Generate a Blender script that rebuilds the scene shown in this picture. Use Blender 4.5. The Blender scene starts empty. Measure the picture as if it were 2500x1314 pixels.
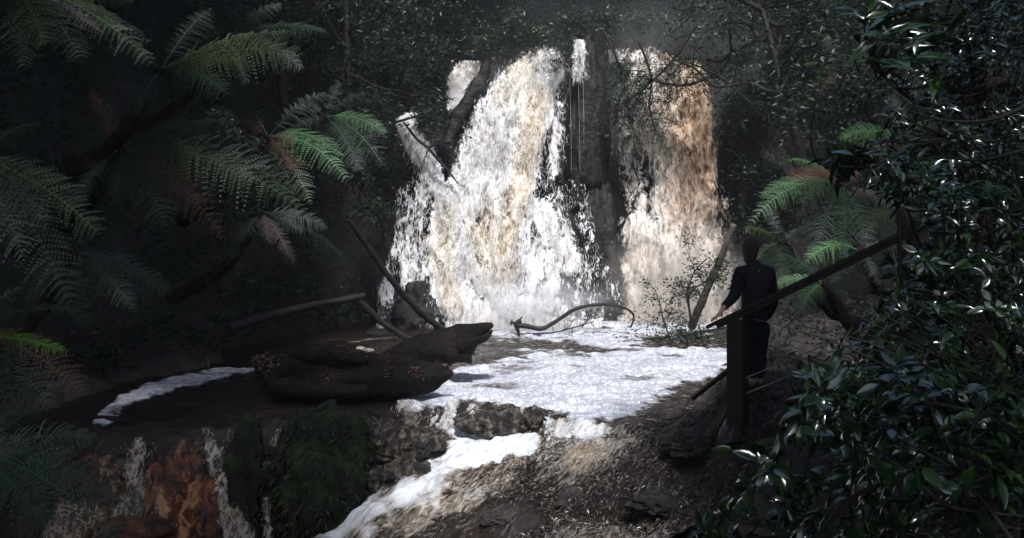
import bpy, bmesh, math, random
import numpy as np
from mathutils import Vector, Matrix, Quaternion

S = bpy.context.scene
COL = S.collection
R = math.radians
random.seed(7)
rng = np.random.default_rng(7)

# ------------------------------------------------------------------ camera, sky, sun, exposure
F, CX, HY, CZ = 2165.0, 1250.0, 500.0, 3.05      # focal length in photo pixels, principal column, horizon row, eye height
cam_d = bpy.data.cameras.new('camera'); cam = bpy.data.objects.new('camera', cam_d); COL.objects.link(cam)
cam.location = (0, 0, CZ); cam.rotation_euler = (R(90), 0, 0)
cam_d.sensor_width = 36; cam_d.lens = 36 * F / 2500
cam_d.shift_y = -(657 - HY) / 2500
cam_d.clip_start = 0.05; cam_d.clip_end = 500
S.camera = cam

SUN_ELEV, SUN_AZ = 54.0, 181.0                    # azimuth: compass bearing the light comes from (0 = +Y)
w = bpy.data.worlds.new('World'); S.world = w; w.use_nodes = True
nt = w.node_tree; sky = nt.nodes.new('ShaderNodeTexSky'); sky.sky_type = 'NISHITA'; sky.sun_disc = False
sky.sun_elevation = R(SUN_ELEV); sky.sun_rotation = R(SUN_AZ); sky.dust_density = 1.5
nt.links.new(sky.outputs[0], nt.nodes['Background'].inputs[0]); nt.nodes['Background'].inputs[1].default_value = 0.15
sd = bpy.data.lights.new('sun', 'SUN'); sun = bpy.data.objects.new('sun', sd); COL.objects.link(sun)
sd.energy = 4.5; sd.angle = R(5); sd.color = (0.95, 0.965, 1.0)
_d = Vector((math.sin(R(SUN_AZ)) * math.cos(R(SUN_ELEV)), math.cos(R(SUN_AZ)) * math.cos(R(SUN_ELEV)), math.sin(R(SUN_ELEV))))
sun.rotation_euler = (-_d).to_track_quat('-Z', 'Y').to_euler(); sun.location = _d * 40

S.view_settings.view_transform = 'Standard'; S.view_settings.look = 'None'
S.view_settings.gamma = 1; S.view_settings.exposure = 0.5
S.render.engine = 'CYCLES'
S.cycles.use_denoising = True
S.cycles.max_bounces = 5; S.cycles.diffuse_bounces = 2; S.cycles.glossy_bounces = 2
S.cycles.transparent_max_bounces = 24; S.cycles.transmission_bounces = 3; S.cycles.volume_bounces = 1
S.cycles.sample_clamp_indirect = 3.0

CANOPY = [((-16, -4.6, 6, 22, 11, 16), .62), ((-16, -1.7, -8, 6.5, 10, 15), .26), ((7.2, 16, -8, 22, 11, 16), .22), ((-2, 1.0, -10, -.4, 9, 13), .09), ((1.0, 7.5, -10, 3.0, 9, 13), .03), ((1.7, 7.5, .6, 4.2, 9.5, 12.5), .085), ((1.2, 7, -6, -1, 9, 12), .02), ((-7, 9, 22, 31, 12, 17), .25)]   # x0 x1 y0 y1 z0 z1, share of the leaves; boxes laid out for the shade they cast
# ------------------------------------------------------------------ helpers
def P(px, py, Y):                                 # photo pixel at a distance -> place
    return np.array([(px - CX) / F * Y, Y, CZ - (py - HY) / F * Y])
def G(px, py, z=0.0):                             # photo pixel on a level -> place
    return P(px, py, (CZ - z) * F / (py - HY))
def to_px(v):
    v = np.asarray(v); return CX + v[..., 0] / v[..., 1] * F, HY - (v[..., 2] - CZ) / v[..., 1] * F

def _hash(i, j, k, s):
    n = (i * 374761393 + j * 668265263 + k * 2147483647 + s * 1274126177) & 0xffffffff
    n = ((n ^ (n >> 13)) * 1274126177) & 0xffffffff
    n = ((n ^ (n >> 16)) * 2246822519) & 0xffffffff
    return ((n ^ (n >> 15)) & 0xffff) / 32767.5 - 1.0
def vnoise(p, seed=0):
    p = np.asarray(p, float); b = np.floor(p).astype(np.int64); f = p - b; f = f * f * (3 - 2 * f)
    r = 0
    for di in (0, 1):
        for dj in (0, 1):
            for dk in (0, 1):
                wgt = (f[:, 0] if di else 1 - f[:, 0]) * (f[:, 1] if dj else 1 - f[:, 1]) * (f[:, 2] if dk else 1 - f[:, 2])
                r = r + wgt * _hash(b[:, 0] + di, b[:, 1] + dj, b[:, 2] + dk, seed)
    return r
def fbm(p, octv=4, seed=0, gain=.5):
    p = np.asarray(p, float); a = 1; r = 0
    for o in range(octv):
        r = r + a * vnoise(p * (2.03 ** o) + 17.3 * o, seed + o); a *= gain
    return r
def sstep(a, b, x):
    t = np.clip((x - a) / (b - a), 0, 1); return t * t * (3 - 2 * t)

class MB:                                         # collects pieces, links them as ONE mesh object
    def __init__(s): s.v = []; s.f = []; s.n = 0; s.at = {}
    def add(s, v, *faces, **attrs):
        v = np.asarray(v, float).reshape(-1, 3)
        for fc in faces:
            fc = np.asarray(fc, int)
            if fc.size: s.f.append(fc + s.n)
        s.v.append(v); s.n += len(v)
        for k, a in attrs.items(): s.at.setdefault(k, []).append(np.asarray(a, float))
    def build(s, name, mat, parent=None, smooth=True):
        me = bpy.data.meshes.new(name)
        v = np.concatenate(s.v)
        me.vertices.add(len(v)); me.vertices.foreach_set('co', v.astype(np.float32).ravel())
        li = np.concatenate([f.ravel() for f in s.f])
        ln = np.concatenate([np.full(len(f), f.shape[1]) for f in s.f])
        me.loops.add(len(li)); me.loops.foreach_set('vertex_index', li.astype(np.int32))
        me.polygons.add(len(ln)); me.polygons.foreach_set('loop_start', np.concatenate([[0], np.cumsum(ln)[:-1]]).astype(np.int32))
        me.polygons.foreach_set('use_smooth', np.full(len(ln), smooth))
        me.update(calc_edges=True)
        for k, a in s.at.items():
            d = me.attributes.new(k, 'FLOAT', 'POINT'); d.data.foreach_set('value', np.concatenate(a).astype(np.float32))
        me.materials.append(mat)
        o = bpy.data.objects.new(name, me); COL.objects.link(o)
        if parent is not None: o.parent = parent
        return o

def rebase(o, loc):                               # give a built root mesh its origin where it stands
    loc = Vector(loc); o.data.transform(Matrix.Translation(-loc)); o.location = loc
def tag(o, label, cat, group=None, kind=None):
    o['label'] = label; o['category'] = cat
    if group: o['group'] = group
    if kind: o['kind'] = kind
    return o
def root(name, label, cat, loc=(0, 0, 0), group=None, kind=None):
    o = bpy.data.objects.new(name, None); COL.objects.link(o); o.location = [float(c) for c in loc]; o.empty_display_size = .1
    return tag(o, label, cat, group, kind)
def settle(rt):                                   # children were built in world space: keep them there under the moved root
    inv = Matrix.Translation(-rt.location)
    for ch in rt.children:
        if ch.type == 'MESH' and not ch.get('_s'): ch.data.transform(inv); ch['_s'] = 1
    for ch in rt.children:
        if '_s' in ch: del ch['_s']
        for g in ch.children:
            if g.type == 'MESH': g.data.transform(inv)

def unit(v): v = np.asarray(v, float); return v / (np.linalg.norm(v, axis=-1, keepdims=True) + 1e-9)
def spline(pts, n):
    pts = np.asarray(pts, float); m = len(pts)
    t = np.linspace(0, m - 1 - 1e-6, n); i = np.floor(t).astype(int); f = (t - i)[:, None]
    g = lambda k: pts[np.clip(k, 0, m - 1)]
    a, b, c, d = g(i - 1), g(i), g(i + 1), g(i + 2)
    return .5 * (2 * b + (c - a) * f + (2 * a - 5 * b + 4 * c - d) * f ** 2 + (3 * b - a - 3 * c + d) * f ** 3)
def tube(mb, pts, rad, k=7, n=None, rough=0.0, seed=0, cap=True, freq=3.0, flat=None, grain=(1, 1, 1)):
    rad = np.atleast_1d(np.asarray(rad, float)); m = len(pts)
    if len(rad) == 1: rad = np.repeat(rad, m)
    if n is None: n = m * 3
    c = spline(pts, n); rr = np.interp(np.linspace(0, 1, n), np.linspace(0, 1, len(rad)), rad)
    T = unit(np.gradient(c, axis=0))
    ref = np.array([0, 0, 1.0]) if abs(T[0, 2]) < .9 else np.array([1.0, 0, 0])
    N = np.zeros_like(T); u = ref - T[0] * (ref @ T[0]); N[0] = unit(u)
    for i in range(1, n):
        u = N[i - 1] - T[i] * (N[i - 1] @ T[i]); N[i] = unit(u)
    B = np.cross(T, N); a = np.linspace(0, 2 * np.pi, k, endpoint=False)
    ring = (np.cos(a)[None, :, None] * N[:, None] + (flat or 1) * np.sin(a)[None, :, None] * B[:, None])
    v = c[:, None] + ring * rr[:, None, None]
    if rough:
        v2 = v.reshape(-1, 3); d = fbm(v2 * freq * grain, 4, seed).reshape(n, k, 1)
        v = v + ring * d * rough * rr[:, None, None]
    idx = np.arange(n * k).reshape(n, k)
    q = np.stack([idx[:-1], np.roll(idx[:-1], -1, 1), np.roll(idx[1:], -1, 1), idx[1:]], -1).reshape(-1, 4)
    fs = [q]
    if cap: fs += [idx[0][::-1][None], idx[-1][None]]
    mb.add(v.reshape(-1, 3), *fs)
    return c
def grid_faces(nu, nv):
    i = np.arange(nu * nv).reshape(nu, nv)
    return np.stack([i[:-1, :-1], i[1:, :-1], i[1:, 1:], i[:-1, 1:]], -1).reshape(-1, 4)
def box(mb, c, half, ax=None):
    ax = np.eye(3) if ax is None else np.asarray(ax)
    s = np.array([[x, y, z] for x in (-1, 1) for y in (-1, 1) for z in (-1, 1)]) * np.asarray(half)
    mb.add(np.asarray(c) + s @ ax, [[0, 1, 3, 2], [4, 6, 7, 5], [0, 4, 5, 1], [2, 3, 7, 6], [0, 2, 6, 4], [1, 5, 7, 3]])

def rand_unit(n):
    return unit(rng.normal(size=(n, 3)))
def leaves_small(mb, c, L, W, up=.6, dirs=None):  # one folded rhombus per leaf
    n = len(c); D = unit(rand_unit(n) * [1, 1, .5] + (0 if dirs is None else dirs)); U = unit(rand_unit(n) + [0, 0, up * 2])
    Sd = unit(np.cross(D, U)); N = np.cross(Sd, D)
    L = np.broadcast_to(L, n) * rng.uniform(.7, 1.3, n); W = np.broadcast_to(W, n) * rng.uniform(.7, 1.3, n)
    L = L[:, None]; W = W[:, None]
    v = np.stack([c, c + D * L * .45 + Sd * W * .5 + N * W * .12, c + D * L - N * L * .1, c + D * L * .45 - Sd * W * .5 + N * W * .12], 1)
    i = np.arange(n)[:, None] * 4
    mb.add(v.reshape(-1, 3), np.concatenate([i + [0, 1, 2], i + [0, 2, 3]]))
def leaves_big(mb, c, D, U, L, W, curl=.2):       # pointed oval blade with a midrib fold and a drooping tip
    n = len(c); D = unit(D); Sd = unit(np.cross(D, U)); N = np.cross(Sd, D)
    L = (L * rng.uniform(.45, 1.3, n))[:, None]; W = (W * rng.uniform(.75, 1.25, n))[:, None]
    cu = (curl * rng.uniform(.2, 1.6, n))[:, None]
    rows = []
    for t, wd in ((.0, .06), (.16, .62), (.38, .98), (.6, .9), (.82, .5), (1.0, .03)):
        m = c + D * L * t - N * L * cu * t * t
        rows += [m + Sd * W * wd * .5 + N * W * .16 * wd, m, m - Sd * W * wd * .5 + N * W * .16 * wd]
    v = np.stack(rows, 1); i = np.arange(n)[:, None] * 18
    q = []
    for r in range(5):
        a = r * 3; q += [i + [a, a + 1, a + 4, a + 3], i + [a + 1, a + 2, a + 5, a + 4]]
    mb.add(v.reshape(-1, 3), np.concatenate(q))

# ------------------------------------------------------------------ materials
class NT:
    def __init__(s, name):
        s.m = bpy.data.materials.new(name); s.m.use_nodes = True; s.t = s.m.node_tree
        s.b = s.t.nodes['Principled BSDF']; s.out = s.t.nodes['Material Output']
    def n(s, typ, **kw):
        o = s.t.nodes.new('ShaderNode' + typ)
        for k, v in kw.items(): setattr(o, k, v)
        return o
    def l(s, a, b): s.t.links.new(a, b)
    def pos(s, scale=(1, 1, 1)):
        g = s.n('NewGeometry'); m = s.n('Mapping'); m.inputs['Scale'].default_value = scale
        s.l(g.outputs['Position'], m.inputs[0]); return m.outputs[0]
    def noise(s, vec, scale, detail=4, rough=.55, dist=0):
        o = s.n('TexNoise'); o.inputs['Scale'].default_value = scale; o.inputs['Detail'].default_value = detail
        o.inputs['Roughness'].default_value = rough; o.inputs['Distortion'].default_value = dist
        s.l(vec, o.inputs['Vector']); return o.outputs['Fac']
    def ramp(s, fac, stops):
        o = s.n('ValToRGB'); e = o.color_ramp.elements
        while len(e) < len(stops): e.new(.5)
        for el, (p, c) in zip(e, stops):
            el.position = p; el.color = (*c, 1) if len(c) == 3 else c
        s.l(fac, o.inputs[0]); return o.outputs[0]
    def math(s, op, a, b=None, clamp=False):
        o = s.n('Math', operation=op, use_clamp=clamp)
        for i, x in enumerate((a, b)):
            if x is None: continue
            if isinstance(x, (int, float)): o.inputs[i].default_value = x
            else: s.l(x, o.inputs[i])
        return o.outputs[0]
    def mix(s, fac, a, b):
        o = s.n('Mix', data_type='RGBA')
        for i, x in ((0, fac), (6, a), (7, b)):
            if isinstance(x, (int, float)): o.inputs[i].default_value = x
            elif isinstance(x, tuple): o.inputs[i].default_value = (*x, 1)
            else: s.l(x, o.inputs[i])
        return o.outputs[2]
    def attr(s, name):
        o = s.n('Attribute', attribute_name=name); return o.outputs['Fac']
    def bump(s, h, strength=.5, dist=.05):
        o = s.n('Bump'); o.inputs['Strength'].default_value = strength; o.inputs['Distance'].default_value = dist
        s.l(h, o.inputs['Height']); s.l(o.outputs[0], s.b.inputs['Normal'])
    def set(s, **kw):
        for k, v in kw.items():
            k = {'spec': 'Specular IOR Level', 'rough': 'Roughness', 'base': 'Base Color'}.get(k, k)
            i = s.b.inputs[k]
            if isinstance(v, tuple): i.default_value = (*v, 1)
            elif isinstance(v, (int, float)): i.default_value = v
            else: s.l(v, i)
        return s

def mat_simple(name, stops, scale=3, rough=.6, spec=.4, bump=.4, stretch=(1, 1, 1), dist=.04):
    t = NT(name); p = t.pos(stretch); f = t.noise(p, scale, 5, .6)
    t.set(base=t.ramp(f, stops), rough=rough, spec=spec)
    if bump: t.bump(t.noise(p, scale * 3.1, 6, .65), bump, dist)
    return t.m
def mat_leaf(name, a, b, c, rough=.45, spec=.4, trans=.25):
    t = NT(name); g = t.n('NewGeometry')
    f = t.math('ADD', t.math('MULTIPLY', g.outputs['Random Per Island'], .7), t.math('MULTIPLY', t.noise(t.pos(), 1.1, 2), .3))
    colr = t.ramp(f, [(.15, a), (.5, b), (.85, c)])
    t.set(base=colr, rough=rough, spec=spec)
    if spec > .7: t.b.inputs['Coat Weight'].default_value = .45; t.b.inputs['Coat Roughness'].default_value = .14
    if trans:
        tr = t.n('BsdfTranslucent'); t.l(colr, tr.inputs[0]); mx = t.n('MixShader'); mx.inputs[0].default_value = trans
        t.l(t.b.outputs[0], mx.inputs[1]); t.l(tr.outputs[0], mx.inputs[2]); t.l(mx.outputs[0], t.out.inputs[0])
    return t.m

M = {}
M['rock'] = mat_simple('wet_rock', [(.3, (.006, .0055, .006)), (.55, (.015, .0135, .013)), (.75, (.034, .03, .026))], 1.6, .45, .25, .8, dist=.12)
def mat_cliff():
    t = NT('cliff_rock_and_soil'); p = t.pos(); g = t.n('NewGeometry'); sx = t.n('SeparateXYZ'); t.l(g.outputs['Normal'], sx.inputs[0])
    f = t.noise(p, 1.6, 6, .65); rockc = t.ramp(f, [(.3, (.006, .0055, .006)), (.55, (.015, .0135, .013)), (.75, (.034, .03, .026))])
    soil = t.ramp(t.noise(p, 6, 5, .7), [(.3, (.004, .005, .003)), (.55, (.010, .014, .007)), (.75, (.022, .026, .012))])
    k = t.math('MULTIPLY', t.math('ADD', sx.outputs['Z'], t.math('SUBTRACT', f, .62)), 4.0, True)
    t.set(base=t.mix(k, rockc, soil), rough=t.math('ADD', t.math('MULTIPLY', k, .45), .35), spec=.4)
    t.bump(t.noise(p, 4, 7, .7), 1.0, .15); return t.m
M['cliff'] = mat_cliff()
M['earth'] = mat_simple('bank_earth', [(.3, (.012, .011, .008)), (.55, (.022, .022, .012)), (.75, (.03, .022, .014))], 1.2, .8, .2, .8, dist=.15)
M['litter'] = mat_simple('leaf_litter_ground', [(.3, (.008, .006, .005)), (.5, (.022, .016, .013)), (.62, (.055, .043, .037)), (.75, (.014, .01, .008))], 9, .45, .5, .9, dist=.06)
M['moss'] = mat_simple('mossy_rock', [(.3, (.0035, .0045, .003)), (.5, (.009, .013, .005)), (.72, (.026, .034, .010))], 2.6, .75, .2, 1.0, dist=.08)
M['log'] = mat_simple('wet_bark', [(.3, (.003, .0025, .0025)), (.55, (.007, .005, .0045)), (.76, (.03, .017, .013))], 2.4, .7, .15, 1.0, (1, 1, 1), .08)
M['bark'] = mat_simple('dark_bark', [(.3, (.006, .005, .004)), (.6, (.013, .010, .009)), (.8, (.032, .026, .02))], 8, .6, .3, .8, (1, 1, .4), .03)
M['palebark'] = mat_simple('pale_bark', [(.3, (.05, .04, .032)), (.6, (.11, .09, .075)), (.8, (.17, .14, .12))], 8, .6, .3, .8, (1, 1, .4), .03)
M['twig'] = mat_simple('twig_bark', [(.3, (.007, .005, .004)), (.7, (.02, .014, .010))], 12, .6, .3, 0)
M['timber'] = mat_simple('weathered_timber', [(.3, (.010, .0075, .0065)), (.6, (.024, .017, .014)), (.8, (.05, .038, .031))], 6, .55, .35, .5, (6, 6, .6), .015)
M['wire'] = mat_simple('steel_wire', [(.3, (.16, .15, .14)), (.7, (.28, .27, .25))], 20, .4, .6, 0)
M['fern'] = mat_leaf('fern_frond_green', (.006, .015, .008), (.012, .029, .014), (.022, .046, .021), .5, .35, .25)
M['fern_bright'] = mat_leaf('fern_frond_lit', (.035, .085, .035), (.058, .13, .05), (.09, .18, .075), .5, .35, .3)  # lighter copy of the fern green, light on the fronds painted in
M['fern_sunlit'] = mat_leaf('fern_frond_sunlit', (.08, .17, .07), (.13, .25, .10), (.18, .32, .14), .5, .35, .3)  # palest fern green, full sun on a frond put into its colour
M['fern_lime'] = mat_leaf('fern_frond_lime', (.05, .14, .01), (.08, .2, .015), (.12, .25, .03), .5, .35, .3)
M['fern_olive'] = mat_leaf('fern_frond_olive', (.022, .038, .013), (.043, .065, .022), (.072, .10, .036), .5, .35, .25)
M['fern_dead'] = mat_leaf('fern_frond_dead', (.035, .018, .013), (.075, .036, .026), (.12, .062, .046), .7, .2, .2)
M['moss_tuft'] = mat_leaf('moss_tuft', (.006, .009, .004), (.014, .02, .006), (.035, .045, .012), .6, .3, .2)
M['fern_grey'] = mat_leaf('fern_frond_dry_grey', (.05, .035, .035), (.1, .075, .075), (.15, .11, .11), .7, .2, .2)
M['gloss'] = mat_leaf('glossy_leaf', (.005, .014, .005), (.010, .029, .009), (.028, .052, .012), .17, .75, .1)
M['gloss2'] = mat_leaf('small_glossy_leaf', (.004, .010, .005), (.008, .018, .007), (.018, .03, .010), .2, .9, .08)
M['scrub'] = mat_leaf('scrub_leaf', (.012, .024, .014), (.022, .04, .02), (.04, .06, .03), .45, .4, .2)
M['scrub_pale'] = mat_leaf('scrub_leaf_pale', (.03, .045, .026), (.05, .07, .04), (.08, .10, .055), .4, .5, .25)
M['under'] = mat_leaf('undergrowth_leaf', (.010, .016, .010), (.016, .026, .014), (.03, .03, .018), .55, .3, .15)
M['litter_leaf'] = mat_leaf('fallen_leaf', (.008, .006, .005), (.025, .017, .013), (.08, .06, .05), .4, .5, 0)
M['glint_debris'] = mat_leaf('glint_debris', (.004, .003, .003), (.022, .016, .013), (.16, .13, .11), .22, .6, 0)  # leaf scraps whose pale specks stand in for glints on the water
M['log_debris'] = mat_leaf('rotten_leaf_debris', (.015, .008, .006), (.06, .022, .017), (.2, .11, .09), .5, .4, 0)
M['reed'] = mat_leaf('dry_blade', (.02, .022, .012), (.04, .04, .024), (.07, .065, .045), .5, .4, .2)

# water: white aerated foam, tannin brown where clear
def mat_foamwater():
    t = NT('tannin_water_and_foam'); fo = t.attr('foam'); br = t.attr('tan'); calm = t.attr('calm')
    cx_ = t.n('CombineXYZ'); t.l(t.attr('along'), cx_.inputs[0]); t.l(t.attr('across'), cx_.inputs[1]); p = cx_.outputs[0]
    def fl(sc):
        m = t.n('Mapping'); m.inputs['Scale'].default_value = sc; t.l(p, m.inputs[0]); return m.outputs[0]
    warp = t.n('VectorMath', operation='MULTIPLY_ADD')
    nz = t.n('TexNoise'); nz.inputs['Scale'].default_value = 4; nz.inputs['Detail'].default_value = 3; t.l(p, nz.inputs['Vector'])
    t.l(nz.outputs['Color'], warp.inputs[0]); warp.inputs[1].default_value = (.35, .35, .35); t.l(p, warp.inputs[2])
    vo = t.n('TexVoronoi', feature='DISTANCE_TO_EDGE'); vo.inputs['Scale'].default_value = 6.5; t.l(warp.outputs[0], vo.inputs['Vector'])
    v2 = t.n('TexVoronoi', feature='DISTANCE_TO_EDGE'); v2.inputs['Scale'].default_value = 17; t.l(warp.outputs[0], v2.inputs['Vector'])
    cell = t.math('MINIMUM', t.math('MULTIPLY', vo.outputs['Distance'], 6.5, True), t.math('ADD', t.math('MULTIPLY', v2.outputs['Distance'], 4.0), .25, True))
    n2 = t.noise(fl((.6, 1.25, 1)), 10, 6, .72, .6); big = t.noise(fl((.7, 1.5, 1)), 1.3, 4, .6)
    n3 = t.math('ADD', t.math('MULTIPLY', t.noise(fl((1.0, 2.2, 1.6)), 2.4, 6, .7, .35), .5), t.math('MULTIPLY', t.noise(fl((.8, 2.0, 1.4)), 7.5, 6, .7, .5), .5))
    thick = t.math('MULTIPLY', fo, fo)
    cov = t.math('ADD', t.math('MULTIPLY', fo, 1.75), t.math('ADD', t.math('MULTIPLY', n3, 1.9), -1.72))
    cov = t.math('ADD', cov, t.math('MULTIPLY', t.math('SUBTRACT', n2, .5), 1.3))
    cov = t.math('MULTIPLY', cov, 2.4, True)
    fd = t.math('ADD', t.math('MULTIPLY', n2, .5), t.math('MULTIPLY', big, .5))
    white = t.ramp(fd, [(.38, (.40, .42, .48)), (.47, (.70, .72, .77)), (.56, (.90, .90, .92))])  # darker lows paint shaded hollows between the foam lumps
    white = t.mix(t.math('MULTIPLY', t.math('SUBTRACT', 1.0, cell), t.math('MULTIPLY', calm, .8)), white, (.20, .20, .25))
    cream = t.ramp(n2, [(.36, (.10, .07, .045)), (.5, (.24, .19, .13)), (.64, (.46, .40, .33))])
    foamc = t.mix(br, white, cream)
    body = t.ramp(n3, [(.3, (.006, .0035, .003)), (.55, (.016, .009, .006)), (.75, (.04, .024, .016))])
    base = t.mix(cov, body, foamc)
    ro = t.n('MapRange'); t.l(cov, ro.inputs[0]); ro.inputs[3].default_value = .12; ro.inputs[4].default_value = .6
    t.set(base=base, rough=ro.outputs[0], spec=.5)
    h = t.math('ADD', t.math('MULTIPLY', cell, t.math('MULTIPLY', calm, .5)), t.math('ADD', t.math('MULTIPLY', n2, 1.0), t.math('MULTIPLY', n3, 1.6)))
    t.bump(h, .7, .05)
    return t.m
M['water'] = mat_foamwater()

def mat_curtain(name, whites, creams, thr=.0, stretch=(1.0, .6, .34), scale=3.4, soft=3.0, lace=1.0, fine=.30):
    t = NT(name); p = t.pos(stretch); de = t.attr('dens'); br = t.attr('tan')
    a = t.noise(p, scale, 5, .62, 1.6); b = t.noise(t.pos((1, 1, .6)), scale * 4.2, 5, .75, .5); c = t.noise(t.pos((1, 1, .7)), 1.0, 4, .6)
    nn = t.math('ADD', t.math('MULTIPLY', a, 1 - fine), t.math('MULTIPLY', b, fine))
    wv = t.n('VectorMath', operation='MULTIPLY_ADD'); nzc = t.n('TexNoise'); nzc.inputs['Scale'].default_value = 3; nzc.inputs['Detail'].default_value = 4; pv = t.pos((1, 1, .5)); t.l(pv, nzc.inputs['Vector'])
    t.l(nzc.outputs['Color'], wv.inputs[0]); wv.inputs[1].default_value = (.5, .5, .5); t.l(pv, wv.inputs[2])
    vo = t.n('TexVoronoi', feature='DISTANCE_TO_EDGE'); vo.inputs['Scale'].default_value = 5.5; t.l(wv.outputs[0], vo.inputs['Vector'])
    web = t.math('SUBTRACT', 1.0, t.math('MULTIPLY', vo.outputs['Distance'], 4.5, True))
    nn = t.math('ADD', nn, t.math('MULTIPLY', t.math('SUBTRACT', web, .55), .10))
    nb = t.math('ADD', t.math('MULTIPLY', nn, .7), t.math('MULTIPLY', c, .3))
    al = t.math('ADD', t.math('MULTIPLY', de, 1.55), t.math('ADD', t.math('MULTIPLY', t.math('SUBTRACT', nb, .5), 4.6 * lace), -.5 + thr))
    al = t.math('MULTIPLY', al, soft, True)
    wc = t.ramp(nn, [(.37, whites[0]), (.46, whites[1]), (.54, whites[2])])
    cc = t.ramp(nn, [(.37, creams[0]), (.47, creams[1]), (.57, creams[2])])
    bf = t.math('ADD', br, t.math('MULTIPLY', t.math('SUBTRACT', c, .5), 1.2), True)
    base = t.mix(bf, wc, cc)
    t.set(base=base, rough=.6, spec=.25); t.bump(nn, 1.0, .16)
    tp = t.n('BsdfTransparent'); mx = t.n('MixShader'); t.l(al, mx.inputs[0]); t.l(tp.outputs[0], mx.inputs[1])
    tr = t.n('BsdfTranslucent'); t.l(base, tr.inputs[0]); m2 = t.n('MixShader'); m2.inputs[0].default_value = .14
    t.l(t.b.outputs[0], m2.inputs[1]); t.l(tr.outputs[0], m2.inputs[2])
    t.l(m2.outputs[0], mx.inputs[2]); t.l(mx.outputs[0], t.out.inputs[0])
    return t.m
M['curtain'] = mat_curtain('falling_white_water', [(.26, .24, .22), (.78, .76, .74), (.97, .96, .96)], [(.20, .13, .07), (.62, .48, .31), (.92, .83, .70)])
M['curtain_near'] = mat_curtain('spilling_white_water', [(.26, .24, .22), (.74, .73, .73), (.95, .95, .96)], [(.16, .11, .06), (.46, .36, .24), (.8, .72, .6)], stretch=(1, .8, .5), scale=8, soft=2.0)
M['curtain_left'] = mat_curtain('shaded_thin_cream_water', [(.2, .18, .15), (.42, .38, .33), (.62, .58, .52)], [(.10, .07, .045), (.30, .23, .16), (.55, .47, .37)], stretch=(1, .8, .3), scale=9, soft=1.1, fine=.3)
M['curtain_tan'] = mat_curtain('falling_tannin_water', [(.5, .44, .38), (.82, .74, .65), (.95, .89, .82)], [(.17, .085, .045), (.44, .27, .155), (.74, .56, .40)], soft=1.5, fine=.14)
M['veiled'] = mat_simple('water_veiled_rock', [(.36, (.006, .005, .004)), (.5, (.03, .024, .018)), (.58, (.10, .08, .06)), (.68, (.24, .2, .16))], 11, .25, .5, 1.0, (1, 1, .6), .06)
M['red_rock'] = mat_simple('iron_stained_rock', [(.34, (.006, .004, .003)), (.48, (.06, .016, .009)), (.66, (.17, .055, .02))], 4.5, .22, .6, .9, dist=.08)
M['curtain_dark'] = mat_curtain('thin_falling_water', [(.3, .28, .26), (.5, .48, .45), (.66, .64, .6)], [(.06, .014, .007), (.16, .042, .016), (.34, .17, .085)], soft=1.3)
def mat_spray(name, a, b):
    t = NT(name); g = t.n('NewGeometry'); cl_ = t.ramp(g.outputs['Random Per Island'], [(.1, a), (.9, b)]); t.set(base=cl_, rough=.5, spec=.3)
    tr = t.n('BsdfTranslucent'); t.l(cl_, tr.inputs[0]); mx = t.n('MixShader'); mx.inputs[0].default_value = .5
    t.l(t.b.outputs[0], mx.inputs[1]); t.l(tr.outputs[0], mx.inputs[2]); t.l(mx.outputs[0], t.out.inputs[0]); return t.m
M['spray'] = mat_spray('white_spray', (.62, .57, .5), (.92, .92, .93))
M['spray_tan'] = mat_spray('tannin_spray', (.36, .27, .19), (.72, .67, .6))

# ------------------------------------------------------------------ traced masks (in photo pixels)
def strokes(px, py, lst):
    r = np.zeros(px.shape)
    for pts, wd, am in lst:
        pts = np.asarray(pts, float); d = np.full(px.shape, 1e9)
        for a, b in zip(pts[:-1], pts[1:]):
            ab = b - a; t = np.clip(((px - a[0]) * ab[0] + (py - a[1]) * ab[1]) / (ab @ ab), 0, 1)
            d = np.minimum(d, (px - a[0] - t * ab[0]) ** 2 + (py - a[1] - t * ab[1]) ** 2)
        r = np.maximum(r, am * np.exp(-(d / wd ** 2) ** 1.9))
    return r
def polysd(px, py, poly):                         # signed distance in pixels, positive inside
    poly = np.asarray(poly, float); d = np.full(px.shape, 1e9); ins = np.zeros(px.shape, bool)
    for a, b in zip(poly, np.roll(poly, -1, 0)):
        ab = b - a; t = np.clip(((px - a[0]) * ab[0] + (py - a[1]) * ab[1]) / (ab @ ab + 1e-9), 0, 1)
        d = np.minimum(d, np.hypot(px - a[0] - t * ab[0], py - a[1] - t * ab[1]))
        c = ((a[1] > py) != (b[1] > py)) & (px < (b[0] - a[0]) * (py - a[1]) / (b[1] - a[1] + 1e-12) + a[0]); ins ^= c
    return np.where(ins, d, -d)

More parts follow.
